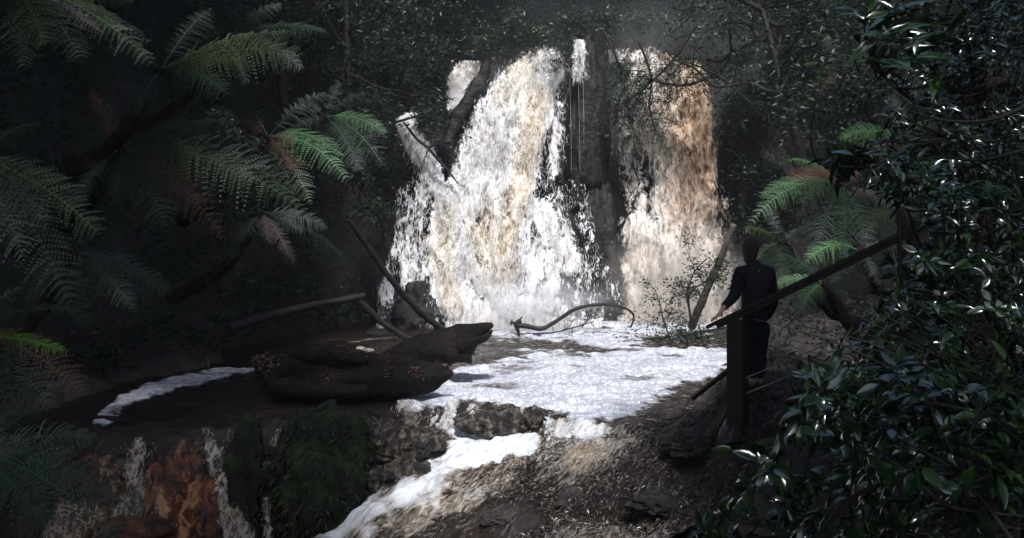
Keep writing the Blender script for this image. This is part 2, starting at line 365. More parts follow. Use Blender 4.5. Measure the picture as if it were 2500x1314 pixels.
# ------------------------------------------------------------------ terrain: stream bed and banks
LIP = np.array([(-9, 11.6), (-5.6, 11.7), (-4.3, 12.2), (-3.3, 12.8), (-2.2, 13.2), (-1.45, 13.2), (-.8, 13.3), (.3, 13.2), (.7, 12.8), (1.3, 12.4), (2.2, 12.4), (3, 12), (9, 12)], float)
LOW = np.array([(-1, 13, -.42), (.3, 12.6, -.38), (.3, 11.9, -.38), (1.2, 11.8, -.3), (-1.25, 11.4, -.55), (-1.6, 10.9, -.8), (-2.2, 10.4, -1.05), (-2.6, 11.4, -1.45), (-3, 11.2, -1.7), (-4, 11, -1.75),
                (-5, 10.9, -1.75), (-6.5, 11, -1.7), (1.5, 10.8, -.22), (1.2, 9.6, -.62), (2, 9.8, -.12), (.3, 10.4, -.6), (-.4, 9.8, -.9), (2.0, 10.8, .08), (1.9, 9, -.3), (1.5, 9.2, -.5), (2.45, 9.3, .86), (2.95, 10.7, .95), (2.65, 9.8, 1.04), (3.1, 9.0, 1.25), (4, 10, 1.2), (3.5, 12, .75),
                (5, 14, 1.0), (3, 6, 1.35), (2, 6, .1), (1.2, 7.5, -.9), (4, 4, 2), (0, 0, 1.4), (0, 2.5, 1.1), (0, 6, -.6), (-3, 7, -1.6), (-3, 3, .2), (-6, 5, -.9), (3, 1, 1.8), (6, 8, 1.9), (6, 3, 2.2), (-6, 0, .5), (0, -6, 1.6), (6, -5, 2.2), (-6, -5, 1)], float)
UPP = np.array([(-5, 13, -.35), (-5, 16, -.3), (-7.4, 14, .4), (-6.2, 13.8, -.3), (-6.4, 12.5, -.3), (-5.6, 15.3, -.3), (-6.6, 16.5, .3), (-7, 17, .6), (-4.6, 18, -.2), (-3, 15, -.35), (-1, 14, -.35), (0, 16, -.5), (0, 20, -.6), (2, 20, -.5), (2, 14, -.3), (3, 15, -.25), (3.7, 16.6, -.35), (4.3, 18.5, -.35), (3.2, 15.2, -.3), (5.4, 20, .1),
                (2.2, 13, -.2), (2.6, 12.6, .05), (3.4, 13, .65), (4.3, 15, .5), (5.5, 17, 1.2), (-4.2, 20, -.2), (-3.4, 21.6, -.05), (-3.0, 19, -.3), (-7.4, 12, .2)], float)
def idw(x, y, C, pw=3.2):
    num = 0; den = 0
    for cx_, cy_, cz_ in C:
        w_ = 1 / (((x - cx_) ** 2 + (y - cy_) ** 2 + .05) ** (pw / 2)); num = num + w_ * cz_; den = den + w_
    return num / den
def ground_z(x, y, rough=1.0):
    x = np.asarray(x, float); y = np.asarray(y, float)
    lo = idw(x, y, LOW) - .17 * sstep(1.9, 1.4, x) * sstep(8, 8.6, y); up = idw(x, y, UPP)
    yl = np.interp(x, LIP[:, 0], LIP[:, 1])
    yl = yl + .18 * vnoise(np.stack([x * 2.2, 0 * x, 0 * x], -1).reshape(-1, 3), 5).reshape(x.shape)
    k = sstep(-.28, .12, y - yl)
    # right bank has no step
    z = lo * (1 - k) + up * k
    if rough:
        p = np.stack([x, y, 0 * x], -1).reshape(-1, 3)
        z = z + rough * (.10 * fbm(p * 1.3, 4, 3) + .035 * fbm(p * 6, 4, 9) - .07 * np.abs(fbm(p * 2.8, 4, 13)) + .04).reshape(x.shape)
    return z
xs_ = np.concatenate([np.linspace(-10, -2.1, 80), np.linspace(-2, 4.5, 190), np.linspace(4.6, 10, 50)]); ys_ = np.concatenate([np.linspace(-8, 8.4, 90), np.linspace(8.5, 14, 180), np.linspace(14.1, 26, 130)])
gx, gy = np.meshgrid(xs_, ys_, indexing='ij')
mb = MB(); mb.add(np.stack([gx, gy, ground_z(gx, gy)], -1), grid_faces(len(xs_), len(ys_)))
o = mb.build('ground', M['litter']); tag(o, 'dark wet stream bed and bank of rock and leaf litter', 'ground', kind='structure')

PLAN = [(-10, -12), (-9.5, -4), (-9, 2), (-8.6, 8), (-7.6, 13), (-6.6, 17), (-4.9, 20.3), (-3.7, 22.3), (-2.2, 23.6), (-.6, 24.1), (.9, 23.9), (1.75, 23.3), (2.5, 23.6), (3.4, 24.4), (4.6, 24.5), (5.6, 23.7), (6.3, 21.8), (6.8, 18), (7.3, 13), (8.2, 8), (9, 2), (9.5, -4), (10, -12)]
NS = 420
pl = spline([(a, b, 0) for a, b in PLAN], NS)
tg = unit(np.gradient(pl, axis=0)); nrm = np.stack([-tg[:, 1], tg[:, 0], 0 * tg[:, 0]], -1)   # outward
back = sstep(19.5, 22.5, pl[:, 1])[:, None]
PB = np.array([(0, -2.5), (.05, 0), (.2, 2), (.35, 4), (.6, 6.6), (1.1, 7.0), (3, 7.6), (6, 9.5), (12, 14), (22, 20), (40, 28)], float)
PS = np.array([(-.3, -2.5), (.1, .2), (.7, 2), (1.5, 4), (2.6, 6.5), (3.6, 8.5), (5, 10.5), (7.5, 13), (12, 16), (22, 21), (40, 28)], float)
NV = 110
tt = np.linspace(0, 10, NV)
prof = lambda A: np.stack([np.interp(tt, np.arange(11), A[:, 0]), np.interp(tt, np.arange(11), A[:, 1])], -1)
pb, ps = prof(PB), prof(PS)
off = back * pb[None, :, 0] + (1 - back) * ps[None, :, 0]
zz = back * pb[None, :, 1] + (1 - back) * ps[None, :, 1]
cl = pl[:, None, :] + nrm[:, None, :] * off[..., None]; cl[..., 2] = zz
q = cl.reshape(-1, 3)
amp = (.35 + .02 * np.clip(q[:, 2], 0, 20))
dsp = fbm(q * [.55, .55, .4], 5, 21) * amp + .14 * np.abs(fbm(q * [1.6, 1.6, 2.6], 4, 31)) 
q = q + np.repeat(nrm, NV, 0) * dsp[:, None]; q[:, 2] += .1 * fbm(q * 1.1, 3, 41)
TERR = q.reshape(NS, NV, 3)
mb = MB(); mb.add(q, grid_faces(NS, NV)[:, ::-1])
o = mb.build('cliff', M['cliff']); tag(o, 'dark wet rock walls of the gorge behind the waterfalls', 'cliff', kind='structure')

# ------------------------------------------------------------------ stream water with foam
FO_POOL = [(972, 985), (1010, 955), (1075, 925), (1120, 893), (1200, 880), (1300, 866), (1400, 852), (1480, 848), (1600, 850), (1900, 840), (1900, 880), (1800, 915), (1700, 958), (1610, 988), (1530, 1022), (1450, 1045), (1400, 1050), (1310, 1010), (1240, 992), (1130, 990), (1095, 1015), (1000, 1025)]
FO_BASE = [(1090, 815), (1150, 780), (1300, 750), (1540, 765), (1900, 760), (1900, 850), (1600, 850), (1480, 856), (1420, 850), (1330, 836), (1210, 836)]
FO_TONGUE = [(1310, 1005), (1450, 1020), (1500, 1050), (1490, 1100), (1450, 1118), (1390, 1108), (1340, 1100)]
FO_BASIN = [(1025, 1040), (1090, 1020), (1190, 1055), (1300, 1048), (1330, 1050), (1335, 1108), (1250, 1130), (1180, 1160), (1120, 1170), (1040, 1165), (1080, 1115), (1090, 1075)]
FO_RUN = [(1180, 1130), (1130, 1200), (1040, 1250), (950, 1310), (910, 1345), (735, 1345), (755, 1285), (835, 1225), (920, 1180), (1010, 1140), (1060, 1110)]
FO_STRIP = [(632, 895), (500, 908), (390, 932), (290, 968), (240, 1005), (215, 1050), (270, 1045), (320, 1000), (430, 960), (560, 928), (632, 914)]
def water_z(x, y):
    lo = idw(x, y, LOW) + .06; yl = np.interp(x, LIP[:, 0], LIP[:, 1])
    yl = yl + .18 * vnoise(np.stack([x * 2.2, 0 * x, 0 * x], -1).reshape(-1, 3), 5).reshape(x.shape) - .05
    lo = lo + .06 * sstep(-.3, .3, x) * sstep(2.2, 1.7, x) - .4 * sstep(1.75, 2.2, x)
    k = sstep(-.34, .16, y - yl); z = lo * (1 - k)
    # the sheet sinks gently towards the left lip before it drops
    z = z - .10 * sstep(1.5, .1, y - yl) * sstep(-2.6, -3.6, x) * k
    return z
wx, wy = np.meshgrid(np.linspace(-7.2, 6.6, 380), np.concatenate([np.linspace(8.5, 14.4, 230), np.linspace(14.45, 24, 170)]), indexing='ij')
wz = water_z(wx, wy)
wp = np.stack([wx, wy, wz], -1).reshape(-1, 3)
wpx, wpy = to_px(wp)
foam = np.zeros(len(wp)); jit = fbm(wp * [1.3, 1.3, 1], 4, 66) + .5 * fbm(wp * [5, 5, 1], 3, 67)
for poly, sf, am in ((FO_POOL, 22, 1.0), (FO_BASE, 16, .85), (FO_TONGUE, 18, .75), (FO_BASIN, 18, .98), (FO_RUN, 34, .86), (FO_STRIP, 7, .66)):
    foam = np.maximum(foam, am * sstep(-sf * .9, sf * 1.3, polysd(wpx, wpy, poly) + sf * .8 * jit))
foam = foam * (1 - .44 * sstep(.05, .8, fbm(wp * [.9, 1.7, 1], 4, 71)) * (wp[:, 2] > -.05))
low = (wp[:, 2] < -.08) | (wp[:, 1] < np.interp(wp[:, 0], LIP[:, 0], LIP[:, 1]) - .25); wp0 = wp.copy(); al_ = wp[:, 0] * .72 + wp[:, 1] * .69; ac_ = wp[:, 0] * -.69 + wp[:, 1] * .72; fw = np.stack([al_ * 1.3, ac_ * 2.4, wp[:, 2] * .5], -1)
tan = np.where(low, np.clip(sstep(.95, .5, foam) + .35 * vnoise(wp * [2.2, 2.2, 1], 95), 0, 1), sstep(.8, .2, foam) * .8)
foam = np.maximum(foam, np.where(low & (wpx > 820), .40 + .05 * sstep(1300, 1420, wpx) + .09 * sstep(90, 10, -polysd(wpx, wpy, FO_RUN)) + .10 * sstep(70, 10, -polysd(wpx, wpy, FO_TONGUE)) + .17 * vnoise(wp * [.9, .9, .5], 77), 0))
foam = np.maximum(foam, np.where(~low & (wpx > 1080) & (wpx < 1900) & (wpy > 790), .42, 0)); foam = np.maximum(foam, np.where(~low & (wpx < 1080), .2, 0))         # broken water lower down
foam = np.maximum(foam, strokes(wpx, wpy, [([(876, 857), (906, 861)], 9, .9), ([(850, 838), (940, 828), (1040, 826)], 5, .5), ([(900, 1120), (1000, 1120), (1080, 1110)], 30, .62), ([(905, 1130), (910, 1190)], 26, .6), ([(760, 1290), (880, 1200), (960, 1150), (1060, 1110)], 46, .66), ([(1000, 1290), (1120, 1230), (1230, 1170)], 40, .6), ([(1230, 1130), (1340, 1120)], 30, .6), ([(1000, 1010), (1010, 1050)], 25, .55)]))
rip = .018 * fbm(wp * [2.2, 4.5, 1], 3, 51) + np.where(low, .075 * fbm(fw * .9, 4, 52), .012 * fbm(wp * [1.8, 3.2, 1], 4, 52)) + foam * .075 * np.abs(fbm(wp * [2.4, 2.8, 1], 4, 53)) + foam * .03
rip = rip + np.where(low, .085 * np.abs(fbm(fw * 2.1, 4, 55)), .006) + sstep(.3, .0, wp[:, 2] + .35) * 0
wp[:, 2] += rip
keep = grid_faces(380, 400)
mb = MB(); mb.add(wp, keep, foam=foam, tan=tan, along=np.where(low, (wp0[:, 0] * .72 + wp0[:, 1] * .69) * 1.9 - wp0[:, 2] * 1.0, wp0[:, 0]), across=np.where(low, (wp0[:, 0] * -.69 + wp0[:, 1] * .72) * 2.3 + .3 * vnoise(wp0 * [1.6, 1.6, 1], 91), wp0[:, 1] * 1.0), calm=np.where(low, .12, np.where(wpx < 700, .3, 1.0)))
WET = wp[low & (wpx > 1180) & (wp[:, 1] > 9) & (wp[:, 0] < 2.3) & (foam < .62) & (fbm(wp * [1.4, 2.4, 1], 3, 73) > -.45)]
o = mb.build('stream_water', M['water']); tag(o, 'brown tannin stream with thick white foam in the pool and rapids', 'water', kind='structure')
# ------------------------------------------------------------------ waterfalls
def hull_fn(rows):
    rows = np.asarray(rows, float)
    return lambda py: [np.interp(py, rows[:, 0], rows[:, i]) for i in (1, 2, 3)]
def fall(rt, rows, lst, tanf, mat, spray, nspray, nu=190, nv=280, puff=.0, bulge=.22, seed=1, up=0.0, slen=(.05, .2), swid=(.005, .016), sprd=.35, drift=None):
    rows = np.asarray(rows, float); h = hull_fn(rows)
    def surf(u, v):
        py = rows[0, 0] + v * (rows[-1, 0] - rows[0, 0]); l, r_, Y = h(py)
        px = l + u * (r_ - l)
        X = (px - CX) / F * Y; Z = CZ - (py - HY) / F * Y
        p = np.stack([X * .9, Z * .0 + X * .0 + seed, Z * .38], -1)
        q_ = np.stack([X * 2.6, X * 0 + seed, Z * .8], -1)
        dY = bulge * fbm(p * 1.2, 3, seed) + bulge * .55 * fbm(q_, 4, seed + 7) + .05 * fbm(q_ * [2.7, 1, 3.2], 3, seed + 9)
        if puff: dY = dY + puff * strokes(px, py, [(s_[0], s_[1] * 1.25, min(s_[2], 1)) for s_ in lst])
        return np.stack([X, Y - dY, Z], -1), px, py
    U, V = np.meshgrid(np.linspace(0, 1, nu), np.linspace(0, 1, nv), indexing='ij')
    p, px, py = surf(U.ravel(), V.ravel())
    jx = px + 9 * fbm(p * 1.4, 3, seed + 3); de = strokes(jx, py, lst)
    ed = sstep(0, .05, np.minimum(U, 1 - U).ravel()) * sstep(0, .02, V.ravel())
    mb = MB(); mb.add(p, grid_faces(nu, nv)[:, ::-1], dens=de * ed, tan=np.clip(tanf(px, py), 0, 1))
    mb.build('water_curtain', mat, rt)
    # loose threads and droplets leaping off the sheet
    n = nspray * 4; u = rng.random(n); v = rng.random(n)
    p, px, py = surf(u, v); de = strokes(px, py, lst)
    k = rng.random(n) < (de ** 1.5) * (.2 + 1.1 * (fbm(p * [2.0, 1, .7], 3, seed + 5) * .5 + .5))
    p = p[k][:nspray]; m = len(p)
    p[:, 1] -= rng.random(m) ** 2 * sprd - .02; p[:, 0] += rng.normal(0, .03, m)
    D = unit(np.stack([rng.normal(0, .30, m), -.2 + rng.normal(0, .2, m), np.full(m, -1.0) + rng.normal(0, .3, m)], -1))
    Sd = unit(np.cross(D, np.stack([rng.normal(0, .25, m), np.full(m, -1.0), rng.normal(.3, .3, m)], -1)))
    L = rng.uniform(*slen, m)[:, None] * rng.uniform(.4, 1.3, m)[:, None]; W = rng.uniform(*swid, m)[:, None]
    bend = Sd * L * rng.normal(0, .25, m)[:, None]
    v4 = np.stack([p, p + D * L * .45 + Sd * W * .5 + bend * .6, p + D * L, p + D * L * .5 - Sd * W * .5 + bend * .6], 1)
    mb = MB(); mb.add(v4.reshape(-1, 3), np.arange(m)[:, None] * 4 + [0, 1, 2, 3])
    sp_ = mb.build('spray', spray, rt, smooth=False); sp_['kind'] = 'stuff'

rt = root('waterfall', 'broad white waterfall with cream streaks plunging from the left of the cliff into the pool', 'waterfall', (0, 22.5, 0))
LST = [([(1312, 186), (1272, 215), (1225, 280), (1185, 380), (1150, 480)], 58, 1.1), ([(1334, 168), (1305, 240), (1285, 350), (1262, 450), (1235, 560), (1240, 650)], 48, 1.0),
       ([(1352, 190), (1364, 330), (1345, 440)], 22, .42), ([(1003, 300), (1022, 350), (1050, 420), (1090, 475), (1120, 510)], 30, .9), ([(1150, 400), (1115, 470)], 30, .8),
       ([(1030, 460), (1010, 560), (1000, 650), (1050, 760)], 40, .5), ([(1115, 490), (1092, 600), (1100, 700), (1170, 790)], 54, 1.0), ([(1130, 560), (1180, 660), (1250, 740), (1330, 790)], 42, 1.1),
       ([(1200, 480), (1215, 620), (1280, 720)], 52, .62), ([(1310, 510), (1365, 560), (1392, 640)], 36, .72), ([(1270, 650), (1320, 720), (1370, 790)], 46, .7), ([(1392, 450), (1430, 560), (1480, 670), (1515, 750)], 15, .34),
       ([(1425, 450), (1440, 560), (1462, 660)], 10, .30), ([(1420, 620), (1440, 780)], 48, .36), ([(985, 470), (970, 600), (950, 700)], 16, .42), ([(1330, 430), (1360, 480), (1330, 560)], 34, .42), ([(1300, 560), (1320, 700)], 62, .62),
       ([(950, 700), (940, 790)], 20, .5), ([(1110, 790), (1440, 800)], 24, .8), ([(1440, 800), (1540, 800)], 14, .4)]
fall(rt, [(116, 1190, 1400, 23.9), (200, 1120, 1400, 23.7), (300, 960, 1405, 23.5), (420, 950, 1420, 23.25), (470, 940, 1450, 22.95), (600, 920, 1500, 22.6), (720, 900, 1545, 22.3), (822, 890, 1560, 21.9)], LST,
     lambda x, y: strokes(x, y, [([(1290, 140), (1230, 230)], 40, .6), ([(1310, 240), (1300, 330), (1265, 480), (1230, 600)], 28, .95), ([(1090, 520), (1080, 640), (1120, 760)], 30, .6), ([(1190, 560), (1220, 660)], 46, .7), ([(1150, 790), (1280, 805)], 25, .6)]) + .06,
     M['curtain'], M['spray'], 16000, seed=3, puff=.55, bulge=.3)
settle(rt)
rt = root('waterfall', 'tall misty brown-tinted waterfall on the right half of the cliff', 'waterfall', (3.8, 23.4, 0))
LST2 = [([(1500, 135), (1590, 145), (1690, 175)], 26, .62), ([(1590, 215), (1600, 280), (1640, 400), (1660, 560), (1680, 790)], 70, .95), ([(1680, 190), (1690, 320), (1700, 480), (1720, 640), (1740, 790)], 48, .85),
        ([(1540, 260), (1545, 400), (1560, 600)], 36, .5), ([(1560, 560), (1570, 700), (1590, 790)], 52, .95), ([(1750, 500), (1765, 640), (1780, 790)], 26, .6), ([(1540, 780), (1790, 790)], 30, .9)]
fall(rt, [(108, 1440, 1720, 24.2), (300, 1470, 1750, 24.0), (500, 1470, 1800, 23.6), (700, 1480, 1830, 23.2), (816, 1490, 1840, 22.7)], LST2,
     lambda x, y: np.clip(sstep(1560, 1690, x) * sstep(760, 300, y) * 1.0 + .22 * sstep(520, 760, y) + .1, 0, 1),
     M['curtain_tan'], M['spray_tan'], 4000, seed=12, bulge=.34, puff=.4, slen=(.05, .2), swid=(.005, .016))
settle(rt)
rt = root('waterfall', 'small white chute half hidden behind dark rock, topmost left of the broad waterfall', 'waterfall', (-1.2, 23.7, 4))
fall(rt, [(146, 1090, 1185, 24.0), (220, 1085, 1170, 23.85), (275, 1080, 1130, 23.7)], [([(1150, 165), (1122, 195), (1108, 245)], 24, 1.1)], lambda x, y: .35 + 0 * x, M['curtain'], M['spray'], 900, 40, 60, bulge=.06, seed=23)
settle(rt)
rt = root('waterfall', 'thin strands of water dripping down the dark rock between the two big waterfalls', 'waterfall', (1.7, 23.0, 3))
mb = MB()
for x0, y0, x1, y1, r_ in ((1391, 190, 1395, 420, .004), (1410, 110, 1416, 435, .006), (1424, 200, 1425, 350, .004)):
    tube(mb, [P(x0, y0, 22.85), P((x0 + x1) / 2 + 1, (y0 + y1) / 2 + 20, 22.8), P(x1, y1, 22.75)], [r_, r_ * .8, r_ * .5], 5, 24, .9, int(x0), freq=9)
mb.build('water_thread', M['spray_tan'], rt)
fall(rt, [(96, 1375, 1445, 22.9), (200, 1370, 1450, 22.85)], [([(1412, 100), (1410, 185)], 17, .75)], lambda x, y: .1 + 0 * x, M['curtain'], M['spray'], 500, 30, 40, bulge=.05, seed=29)
settle(rt)

# small cascades below the pool
def cascade(label, rows, lst, tanv, mat, spray, n, seed, loc, bulge=.08, nu=70, nv=90, sw=(.003, .008), sl=(.03, .10)):
    rt = root('cascade', label, 'cascade', loc)
    fall(rt, rows, lst, lambda x, y: tanv + 0 * x if not callable(tanv) else tanv(x, y), mat, spray, n, nu, nv, bulge=bulge, seed=seed, swid=sw, slen=sl, sprd=.12)
    settle(rt); return rt
cascade('white foaming spill over the pool lip beside the big log', [(975, 965, 1130, 13.25), (1010, 970, 1130, 13.15), (1050, 985, 1110, 13.0)], [([(985, 985), (1000, 1010), (1030, 1045)], 22, .62), ([(1100, 980), (1092, 1000), (1080, 1040)], 18, .7), ([(1045, 980), (1050, 1020)], 16, .36)], .2, M['curtain_near'], M['spray'], 1200, 51, (-1.2, 13.2, -.2))
cascade('thin veil of water over the round rock in the pool lip', [(985, 1120, 1340, 12.98), (1045, 1120, 1330, 12.75)], [([(1150, 1000), (1165, 1045)], 18, .42), ([(1225, 995), (1215, 1020), (1225, 1050)], 26, .52), ([(1270, 1000), (1275, 1040)], 12, .45), ([(1190, 1000), (1185, 1040)], 8, .4)], .5, M['curtain_near'], M['spray'], 500, 53, (0, 12.9, -.2))
cascade('lacy foam tongue sliding over the lip at the right of the pool', [(1015, 1320, 1500, 12.45), (1060, 1320, 1510, 12.15), (1112, 1330, 1490, 11.9)], [([(1340, 1015), (1345, 1060), (1340, 1100)], 14, .5), ([(1390, 1025), (1400, 1060), (1395, 1105)], 22, .55), ([(1440, 1035), (1465, 1070), (1470, 1105)], 20, .55)], .1, M['curtain_near'], M['spray'], 1200, 57, (.9, 12.2, -.2))
cascade('rust red sheet of water over the left ledge beside the ferns', [(1060, 190, 560, 11.95), (1150, 150, 560, 11.55), (1330, 80, 560, 11.1)],
        [([(262, 1150), (235, 1240), (190, 1330)], 40, .62), ([(430, 1190), (420, 1330)], 66, .66), ([(450, 1110), (440, 1180)], 40, .36), ([(170, 1260), (120, 1330)], 50, .6), ([(350, 1250), (330, 1330)], 60, .5)], lambda x, y: .75 + .25 * sstep(320, 420, x), M['curtain_dark'], M['spray_tan'], 300, 61, (-5, 11.6, -1))
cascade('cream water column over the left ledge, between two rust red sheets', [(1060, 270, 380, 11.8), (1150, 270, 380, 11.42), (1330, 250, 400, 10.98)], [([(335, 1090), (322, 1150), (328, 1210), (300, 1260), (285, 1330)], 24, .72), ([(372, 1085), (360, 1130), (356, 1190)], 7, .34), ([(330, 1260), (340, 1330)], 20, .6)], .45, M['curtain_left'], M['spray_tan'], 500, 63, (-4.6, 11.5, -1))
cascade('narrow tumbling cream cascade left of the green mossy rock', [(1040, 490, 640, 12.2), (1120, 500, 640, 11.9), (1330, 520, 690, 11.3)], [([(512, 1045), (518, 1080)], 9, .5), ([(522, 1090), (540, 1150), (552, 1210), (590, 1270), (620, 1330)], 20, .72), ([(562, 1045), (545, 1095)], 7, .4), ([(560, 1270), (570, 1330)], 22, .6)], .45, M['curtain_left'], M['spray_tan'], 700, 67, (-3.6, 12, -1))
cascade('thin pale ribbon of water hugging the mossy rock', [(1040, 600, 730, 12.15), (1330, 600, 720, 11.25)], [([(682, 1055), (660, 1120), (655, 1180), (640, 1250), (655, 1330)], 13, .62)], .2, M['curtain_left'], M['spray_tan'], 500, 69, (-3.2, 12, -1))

# ------------------------------------------------------------------ rocks
def boulder(label, c, rad, mat, seed, rough=.28, freq=1.6, name='boulder', group=None, moss=None):
    bm = bmesh.new(); bmesh.ops.create_icosphere(bm, subdivisions=5, radius=1)
    v = np.array([x.co[:] for x in bm.verts]); f = np.array([[y.index for y in x.verts] for x in bm.faces]); bm.free()
    c = np.asarray(c, float); rad = np.asarray(rad, float)
    d = fbm(v * freq + seed, 5, seed) - .35 * np.abs(fbm(v * freq * 1.9 + seed, 4, seed + 50))
    st = (v[:, 2] * 3.2 + .7 * vnoise(v * 1.1 + seed, seed)); st = np.abs(st - np.round(st)) * 2; cr = np.abs(vnoise(v * 2.1 + seed * 3, seed + 20)); d = d + .09 * sstep(.1, .5, st) - .35 * sstep(.12, .0, cr)
    v = v * (1 + rough * d)[:, None] * rad + .02 * fbm(v * 9 + seed, 3, seed)[:, None] * v
    mb = MB(); mb.add(v + c, f); o = mb.build(name, mat); rebase(o, c); tag(o, label, 'rock', group)
    return o, v + c
mossy, mv = boulder('large mossy green rock at the foot of the log between two cascades', P(800, 1190, 12.0), (.82, .75, 1.08), M['moss'], 3, .36, .95)
k = rng.choice(len(mv), 6500); c = mv[k]; c = c[(c[:, 2] > -1.4)]
mb = MB(); leaves_small(mb, c - np.array(mossy.location), .13, .02, .2, dirs=np.array([0, -.3, -.6])); mb.build('moss', M['moss_tuft'], mossy)
boulder('round wet rock breaking the white foam at the pool lip', P(1215, 1030, 13.0), (.62, .4, .25), M['veiled'], 8, .2)
boulder('small dark rock ringed by foam at the right of the pool lip', P(1305, 1022, 12.85), (.2, .25, .16), M['veiled'], 15)
boulder('dark wet rock under the end of the big log, streaked with water', P(905, 1100, 12.9), (.46, .5, .55), M['veiled'], 19, .3)
boulder('tan boulder buried in the brown churn left of the white run', P(985, 1165, 11.6), (.42, .3, .22), M['veiled'], 81, .25)
boulder('brown rock islet in the lower rapids splitting the white water', P(985, 1085, 12.25), (.6, .35, .24), M['veiled'], 27, .25)
boulder('dark rock dividing the left cascades under the ledge', P(605, 1200, 12.0), (.36, .4, .95), M['moss'], 29, .25)
boulder('black rock at the left foot of the broad waterfall behind leaning poles', P(1030, 775, 22.2), (.72, .7, .95), M['rock'], 33, .3)
boulder('dark rock shelf carrying thin lacework of water right of the broad waterfall', P(1460, 640, 23.5), (.6, .7, 2.0), M['rock'], 35, .22)
boulder('dark rock column between the two big waterfalls', P(1435, 330, 23.7), (.55, .7, 2.6), M['rock'], 37, .22)
mb = MB(); tube(mb, [P(1192, 150, 23.3), P(1172, 200, 23.2), P(1140, 250, 23.1), P(1112, 300, 23.0), P(1092, 350, 22.9)], [.1, .2, .2, .17, .1], 12, 50, .5, 4, freq=2.5)
o = mb.build('boulder', M['rock']); rebase(o, P(1140, 250, 23.1)); tag(o, 'dark sloping rock rib between the small chute and the broad waterfall', 'rock')
boulder('rust red rounded wet rock between the cream streams of the left ledge', P(440, 1255, 11.75), (.55, .4, .85), M['red_rock'], 71, .3)
boulder('orange brown wet rock at the far left of the ledge behind the fern', P(215, 1250, 11.75), (.45, .42, .8), M['red_rock'], 73, .3)
boulder('dark red low rock at the bottom edge below the left ledge', P(330, 1320, 11.1), (.5, .3, .3), M['red_rock'], 75, .25)
for i, (px, py, z, r_, lab) in enumerate([(1560, 1120, -.1, .22, 'low brown stone awash at the right edge of the rapids'), (1640, 1230, -.2, .28, 'flat wet stone among litter below the handrail post'), (1430, 1220, -.4, .24, 'rounded stone under rippling brown water in the rapids'),
        (1250, 1270, -.6, .25, 'dark stone at the bottom edge of the rapids'), (1690, 1080, .3, .25, 'muddy stone just left of the handrail post foot')]):
    c = G(px, py, z); boulder(lab, c, (r_ * 1.5, r_, r_ * .55), M['litter'], 60 + i, .3)

# ------------------------------------------------------------------ logs and poles
def timber(name, label, cat, pts, rad, mat, k=14, n=60, rough=.3, seed=0, freq=2.5, group=None, extra=(), flat=None):
    mb = MB(); tube(mb, pts, rad, k, n, rough, seed, freq=freq, flat=flat, grain=(.35, .8, 1.6) if rough > .3 else (1, 1, 1))
    for e in extra: tube(mb, e[0], e[1], e[2] if len(e) > 2 else 8, 24, rough, seed + 5, freq=freq * 2)
    o = mb.build(name, mat); rebase(o, np.asarray(pts[0])); return tag(o, label, cat, group)
timber('fallen_log', 'massive rotten brown log lying along the pool lip', 'log', [P(628, 912, 14.2), P(660, 905, 14.2), P(760, 912, 14.1), P(880, 922, 13.9), P(1000, 925, 13.7), P(1075, 915, 13.6), P(1105, 911, 13.55)], [.12, .33, .40, .40, .32, .14, .03], M['log'], 40, 200, .31, 3, 2.2,
       extra=[([P(700, 870, 14.0), P(790, 866, 13.8), P(900, 880, 13.7)], [.1, .16, .06]), ([P(650, 935, 13.8), P(740, 950, 13.6), P(900, 955, 13.5)], [.1, .16, .1])])
timber('fallen_log', 'jagged black log stump pointing up out of the pool', 'log', [P(930, 885, 15.2), P(1000, 872, 15.1), P(1070, 855, 15.0), P(1130, 832, 14.9), P(1168, 809, 14.85), P(1203, 793, 14.8)], [.12, .24, .30, .25, .13, .03], M['log'], 30, 140, .31, 9, 2.4,
       extra=[([P(1090, 860, 14.8), P(1135, 872, 14.8), P(1150, 888, 14.8)], [.16, .12, .02]), ([P(1120, 840, 14.75), P(1180, 825, 14.75), P(1203, 806, 14.75)], [.14, .07, .015])])
lg = bpy.data.objects['fallen_log']; lv = np.array([v.co[:] for v in lg.data.vertices]); ln_ = np.array([v.normal[:] for v in lg.data.vertices]); k = (ln_[:, 2] > .25) & (fbm(lv * 2.2, 3, 8) > -.1)
c = lv[k][rng.integers(0, k.sum(), 3000)] + rng.normal(0, .02, (3000, 3)); mb = MB(); leaves_small(mb, c, .06, .018, 1.0); mb.build('leaf_debris', M['log_debris'], lg)
timber('leaning_pole', 'long thin dead trunk leaning from the left bank to the pool edge', 'dead trunk', [P(850, 535, 18.6), P(900, 605, 18.9), P(960, 690, 19.3), P(1030, 765, 19.8), P(1095, 815, 20.2)], [.05, .06, .07, .08, .08], M['bark'], 9, 60, .2, 5, 5)
timber('leaning_pole', 'short dead trunk leaning low beside the foot of the broad waterfall', 'dead trunk', [P(870, 728, 19.0), P(930, 785, 19.3), P(1005, 835, 19.6)], [.07, .07, .07], M['bark'], 9, 40, .2, 6, 5)
timber('leaning_pole', 'straight bare trunk slanting in front of the misty right waterfall', 'dead trunk', [P(1792, 548, 19.5), P(1760, 630, 19.8), P(1725, 710, 20.2), P(1688, 800, 20.6)], [.07, .08, .09, .10], M['palebark'], 9, 40, .12, 7, 5)
timber('leaning_pole', 'dim fallen trunk lying across the dark left bank', 'dead trunk', [P(560, 800, 17), P(700, 760, 17.5), P(890, 722, 18.5)], [.10, .09, .07], M['bark'], 9, 40, .2, 8, 5)

